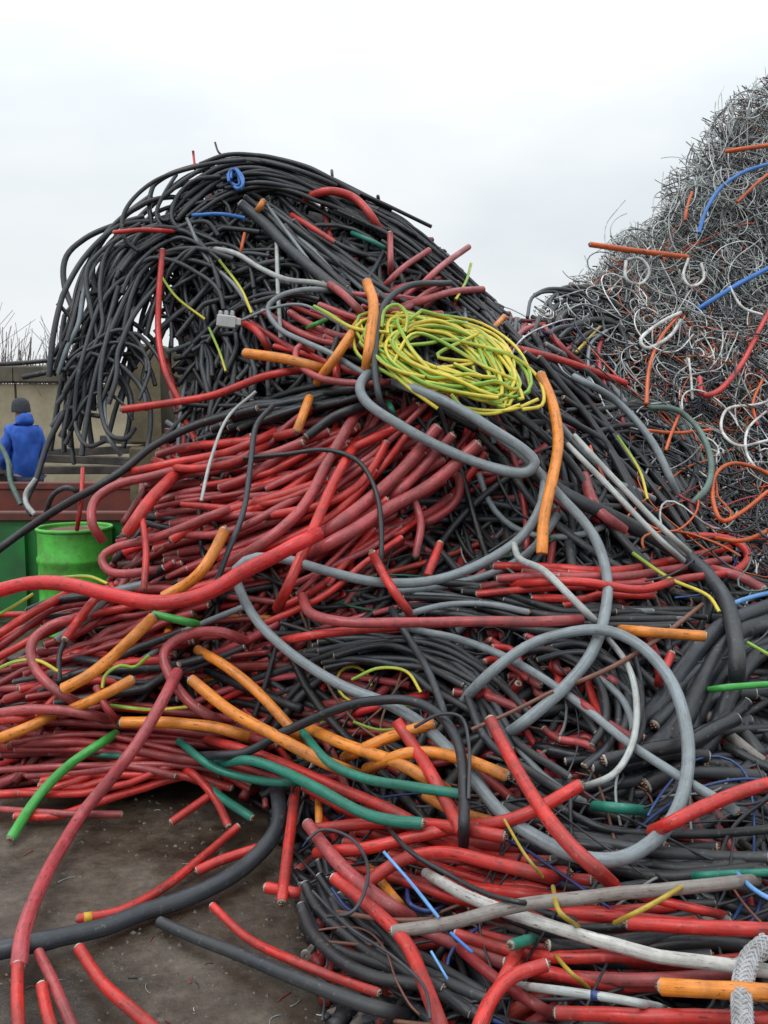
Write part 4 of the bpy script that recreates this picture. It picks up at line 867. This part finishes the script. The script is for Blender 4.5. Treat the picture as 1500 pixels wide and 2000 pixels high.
# woven strands round the silver straps
for lb in ('silver braided strap hanging at the bottom right corner', 'fold of silver braid running out at the right edge'):
    o, P, r = ENDS[lb]; Q = spline(P-np.array(o.location), 150); T = np.gradient(Q, axis=0); T /= np.linalg.norm(T, axis=1, keepdims=True)
    Nn = np.cross(T, [0.2, 0.1, 1.0]); Nn /= np.linalg.norm(Nn, axis=1, keepdims=True); Bn = np.cross(T, Nn)
    d = np.concatenate([[0], np.cumsum(np.linalg.norm(np.diff(Q, axis=0), axis=1))]); S2 = []
    for k in range(20):
        ph = (k//2)*2*np.pi/10+d/r*(0.8 if k % 2 else -0.8); rr_ = r*(1.02+0.06*np.sin(ph*5+(k % 2)*np.pi))+rng.normal(0, r*0.012, len(d))
        S2.append(Q+rr_[:, None]*(np.cos(ph)[:, None]*Nn+np.sin(ph)[:, None]*Bn))
    link_obj('woven_strands', tubes('woven_strands', np.array(S2), np.full(20, r*0.12), 6), [M['braid']], o)
# ------------------------------------------------------------------ small fittings
def world_box(name, c, d, mat, parent, rz=0, rx=0, ry=0, bev=0.0):
    q = np.array(c)-np.array(parent.location); return MB().box(tuple(q), d, rz, bev, rx, ry).build(name, mat, parent)
# yellow tape band on the red cable lying on the concrete
o, P, r = ENDS['red cable with a yellow tape band lying on the concrete']
mat_tape = plain('yellow_tape', (0.62, 0.36, 0.02), 0.4)
a = P[-4]-np.array(o.location); b2 = P[-3]-np.array(o.location); dd = (b2-a)/np.linalg.norm(b2-a)
link_obj('tape_band', tubes('tape_band', np.array([[a, a+dd*0.012, a+dd*0.024]]), [r*1.07], 16), [mat_tape], o)
# metal lug on the pale grey cable, blue tape ring
mat_lug = plain('tinned_lug', (0.55, 0.54, 0.52), 0.35, 0.8, col2=(0.25, 0.2, 0.17), scale=30)
o, P, r = ENDS['short pale grey cable with a metal lug at the bottom right']
t = P[-1]-P[-4]; t /= np.linalg.norm(t); e = P[-1]-np.array(o.location)
lug = link_obj('lug', tubes('lug', np.array([[e-t*0.01, e+t*0.03, e+t*0.06]]), np.array([[r*0.98, r*0.95, r*0.8]]), 14), [mat_lug], o)
side = np.cross(t, [0, 0, 1.0]); side /= np.linalg.norm(side); upv = np.cross(side, t)
m = MB(); N = 24; ring_o = []; ring_i = []
cen = e+t*0.085
vs = []; fs = []
for k in range(N):
    an = 2*math.pi*k/N; u = t*math.cos(an)*0.030+side*math.sin(an)*0.024; v = t*math.cos(an)*0.010+side*math.sin(an)*0.010
    for h in (0.004, -0.004): vs.append(cen+u+upv*h); vs.append(cen+v+upv*h)
for k in range(N):
    q = 4*k; w2 = 4*((k+1) % N)
    fs += [(q, w2, w2+1, q+1), (q+2, q+3, w2+3, w2+2), (q, q+2, w2+2, w2), (q+1, w2+1, w2+3, q+3)]
m.add(vs, fs).build('lug_eye', mat_lug, lug)
k = len(P)//2; a = P[k]-np.array(o.location); dd = P[k+1]-P[k]; dd /= np.linalg.norm(dd)
link_obj('tape_band', tubes('tape_band', np.array([[a, a+dd*0.01, a+dd*0.02]]), [r*1.06], 14), [M['navy']], o)
# square pale plug
pl = at(443, 628, surf(np.array([443., 628.]))-0.24)
plug = empty('cable_plug', tuple(pl)); tag(plug, 'pale grey square plug hanging on the face of the dark heap', 'plug')
mat_plug = plain('pale_plastic', (0.46, 0.47, 0.46), 0.45)
MB().box((0, 0, 0), (0.095, 0.05, 0.062), 0.0, 0.006, 0, 0.12).build('housing', mat_plug, plug)
for sx in (-1, 0, 1): MB().box((sx*0.03, -0.002, 0.04), (0.016, 0.035, 0.026), 0, 0.003, 0, 0.12).build('contact', mat_plug, plug)
MB().box((0.058, 0, -0.002), (0.03, 0.035, 0.036), 0, 0.004, 0, 0.12).build('strain_relief', mat_plug, plug)
# loose eyelet lug on the ground
ey = at(607, 1846, 2.50)
m = MB(); vs = []; fs = []
for k in range(N):
    an = 2*math.pi*k/N; c, s = math.cos(an), math.sin(an)
    for (rr, h) in ((0.014, 0.005), (0.0055, 0.005), (0.014, -0.005), (0.0055, -0.005)): vs.append((rr*c, h, rr*s))
for k in range(N):
    q = 4*k; w2 = 4*((k+1) % N); fs += [(q, w2, w2+1, q+1), (q+2, q+3, w2+3, w2+2), (q, q+2, w2+2, w2), (q+1, w2+1, w2+3, q+3)]
m.add(vs, fs); m.box((0.012, 0, 0.018), (0.012, 0.008, 0.02), 0, 0, 0, 0.6)
tag(m.build('eyelet_lug', mat_lug, None, tuple(ey+np.array([0, -0.16, 0.07]))), 'small silver eyelet lug beside the near black cables', 'lug')

# blue cable hank near the crest
def hank(name, label, cx, cy, ax, ay, tilt, n, W, col, lift, seed, jit, turns=1.0, droop=0.0, chords=0):
    rnd = np.random.default_rng(seed); root = None
    base = at(cx, cy, surf(np.array([float(cx), float(cy)]))-lift); root = empty(name, tuple(base)); tag(root, label, 'coil')
    for i in range(chords):                 # strands thrown across the middle
        a0 = rnd.uniform(0, 6.28); a1 = a0+rnd.uniform(1.8, 3.6); q = np.array([[math.cos(a0)*ax, math.sin(a0)*ay], [rnd.normal(0, ax*.35), rnd.normal(0, ay*.4)], [rnd.normal(0, ax*.35), rnd.normal(0, ay*.4)], [math.cos(a1)*ax*1.05, math.sin(a1)*ay*1.1]])
        c, s_ = math.cos(tilt), math.sin(tilt); p = spline(np.stack([cx+q[:, 0]*c-q[:, 1]*s_, cy+q[:, 0]*s_+q[:, 1]*c], 1), 30); Y = smooth1(surf(p)-lift-rnd.uniform(0, 0.05), 3)
        link_obj('strand', tubes('strand', (unproj(p, Y)-base)[None], [W/2*Y.mean()/F], 8), [M[col]], root)
    for i in range(n):
        k = 44; t0 = rnd.uniform(0, 2*np.pi); th = t0+np.linspace(0, 2*np.pi*rnd.uniform(0.6, 1.05)*turns, k)
        sc = rnd.uniform(0.66, 1.14); lo = np.interp(np.linspace(0, 1, k), np.linspace(0, 1, 7), rnd.normal(0, jit, 7)); lo2 = np.interp(np.linspace(0, 1, k), np.linspace(0, 1, 7), rnd.normal(0, jit, 7))
        x = np.cos(th)*ax*sc+lo; y = np.sin(th)*ay*sc+lo2+droop*np.maximum(0, np.cos(th))**2
        c, s = math.cos(tilt), math.sin(tilt); p = np.stack([cx+rnd.normal(0, jit*0.6)+x*c-y*s, cy+rnd.normal(0, jit*0.4)+x*s+y*c], 1)
        p = spline(p[::4], k); Y = surf(p)-lift-0.10*np.sin(th)*0.6+rnd.uniform(-0.05, 0.05)
        Pw = unproj(p, smooth1(Y, 3)); r = W/2*Y.mean()/F*rnd.uniform(0.9, 1.1)
        link_obj('strand', tubes('strand', (Pw-base)[None], [r], 8), [M[col]], root)
    return root
hank('wire_coil', 'big loose coil of yellow green striped wire on the heap', 868, 690, 156, 56, 0.26, 28, 7.5, 'yg', 0.20, 5, 15, droop=40, chords=3)
hank('wire_coil', 'small blue wire coil near the crest of the tall heap', 460, 350, 12, 22, -0.3, 6, 6, 'blue', 0.16, 6, 2)
# loose fallen ends of the striped coil
for lb, pts in (('striped wire tail hanging right below the big coil', [(850,745),(880,785),(930,800),(1000,800),(1050,780)]), ('striped wire tail bowed out right of the big coil', [(950,680),(1010,700),(1055,745),(1060,790),(1020,800)]),
                ('striped wire tail arched over the top of the big coil', [(745,640),(752,605),(775,595),(795,615),(792,650)]), ('striped wire end pointing up right from the big coil', [(800,625),(825,605)]),
                ('lowest striped wire tail under the big coil', [(880,770),(910,800),(960,808),(1015,790)]), ('striped wire end left of the big coil', [(612,598),(640,612),(690,640),(760,650)])):
    place('yg', 9, lb, pts, 0.26, 'tails of the striped coil', sides=8)

# grit and scraps on the bare concrete
rnd = np.random.default_rng(77); Vg = []; Fg = []
for i in range(900):
    q = np.array([rnd.uniform(-60, 760), rnd.uniform(1520, 2050)]); s = ray(q); Y = CAM_H/(-s[2]/s[1]); c = unproj(q, np.array(Y)); r = abs(rnd.normal(0, 0.0035))+0.0015
    b0 = len(Vg); ph = rnd.uniform(0, 6.28)
    for k in range(4): Vg.append((c[0]+r*math.cos(ph+k*1.57)*rnd.uniform(.6, 1.6), c[1]+r*math.sin(ph+k*1.57)*rnd.uniform(.6, 1.6), -0.001))
    Vg.append((c[0], c[1], r*rnd.uniform(.5, 1.1)))
    Fg += [(b0, b0+1, b0+4), (b0+1, b0+2, b0+4), (b0+2, b0+3, b0+4), (b0+3, b0, b0+4)]
mm = MB(); mm.add(Vg, Fg)
tag(mm.build('grit', plain('grit', (0.16, 0.14, 0.12), 0.8, col2=(0.05, 0.045, 0.04), scale=50)), 'small grit scattered over the bare concrete', 'grit', None, 'stuff')

rnd = np.random.default_rng(78); cp = []
for i in range(46):
    q = np.array([rnd.uniform(-60, 760), rnd.uniform(1540, 2050)]); s_ = ray(q); Y = CAM_H/(-s_[2]/s_[1]); c = unproj(q, np.array(Y)); a = rnd.uniform(0, 6.28); l = rnd.uniform(0.006, 0.03); b_ = rnd.normal(0, 0.9)
    t = np.linspace(-1, 1, 5); cp.append(np.stack([c[0]+l*t*math.cos(a)-b_*l*t*t*math.sin(a)*.4, c[1]+l*t*math.sin(a)+b_*l*t*t*math.cos(a)*.4, 0*t+0.0025], 1))
o = link_obj('wire_clippings', tubes('wire_clippings', np.array(cp), rnd.uniform(0.001, 0.0018, 46), 5, rnd.integers(0, 4, 46)), [M['wdark'], M['brown'], M['maroon'], M['wgrey']])
tag(o, 'tiny wire clippings scattered over the bare concrete', 'clippings', None, 'stuff')
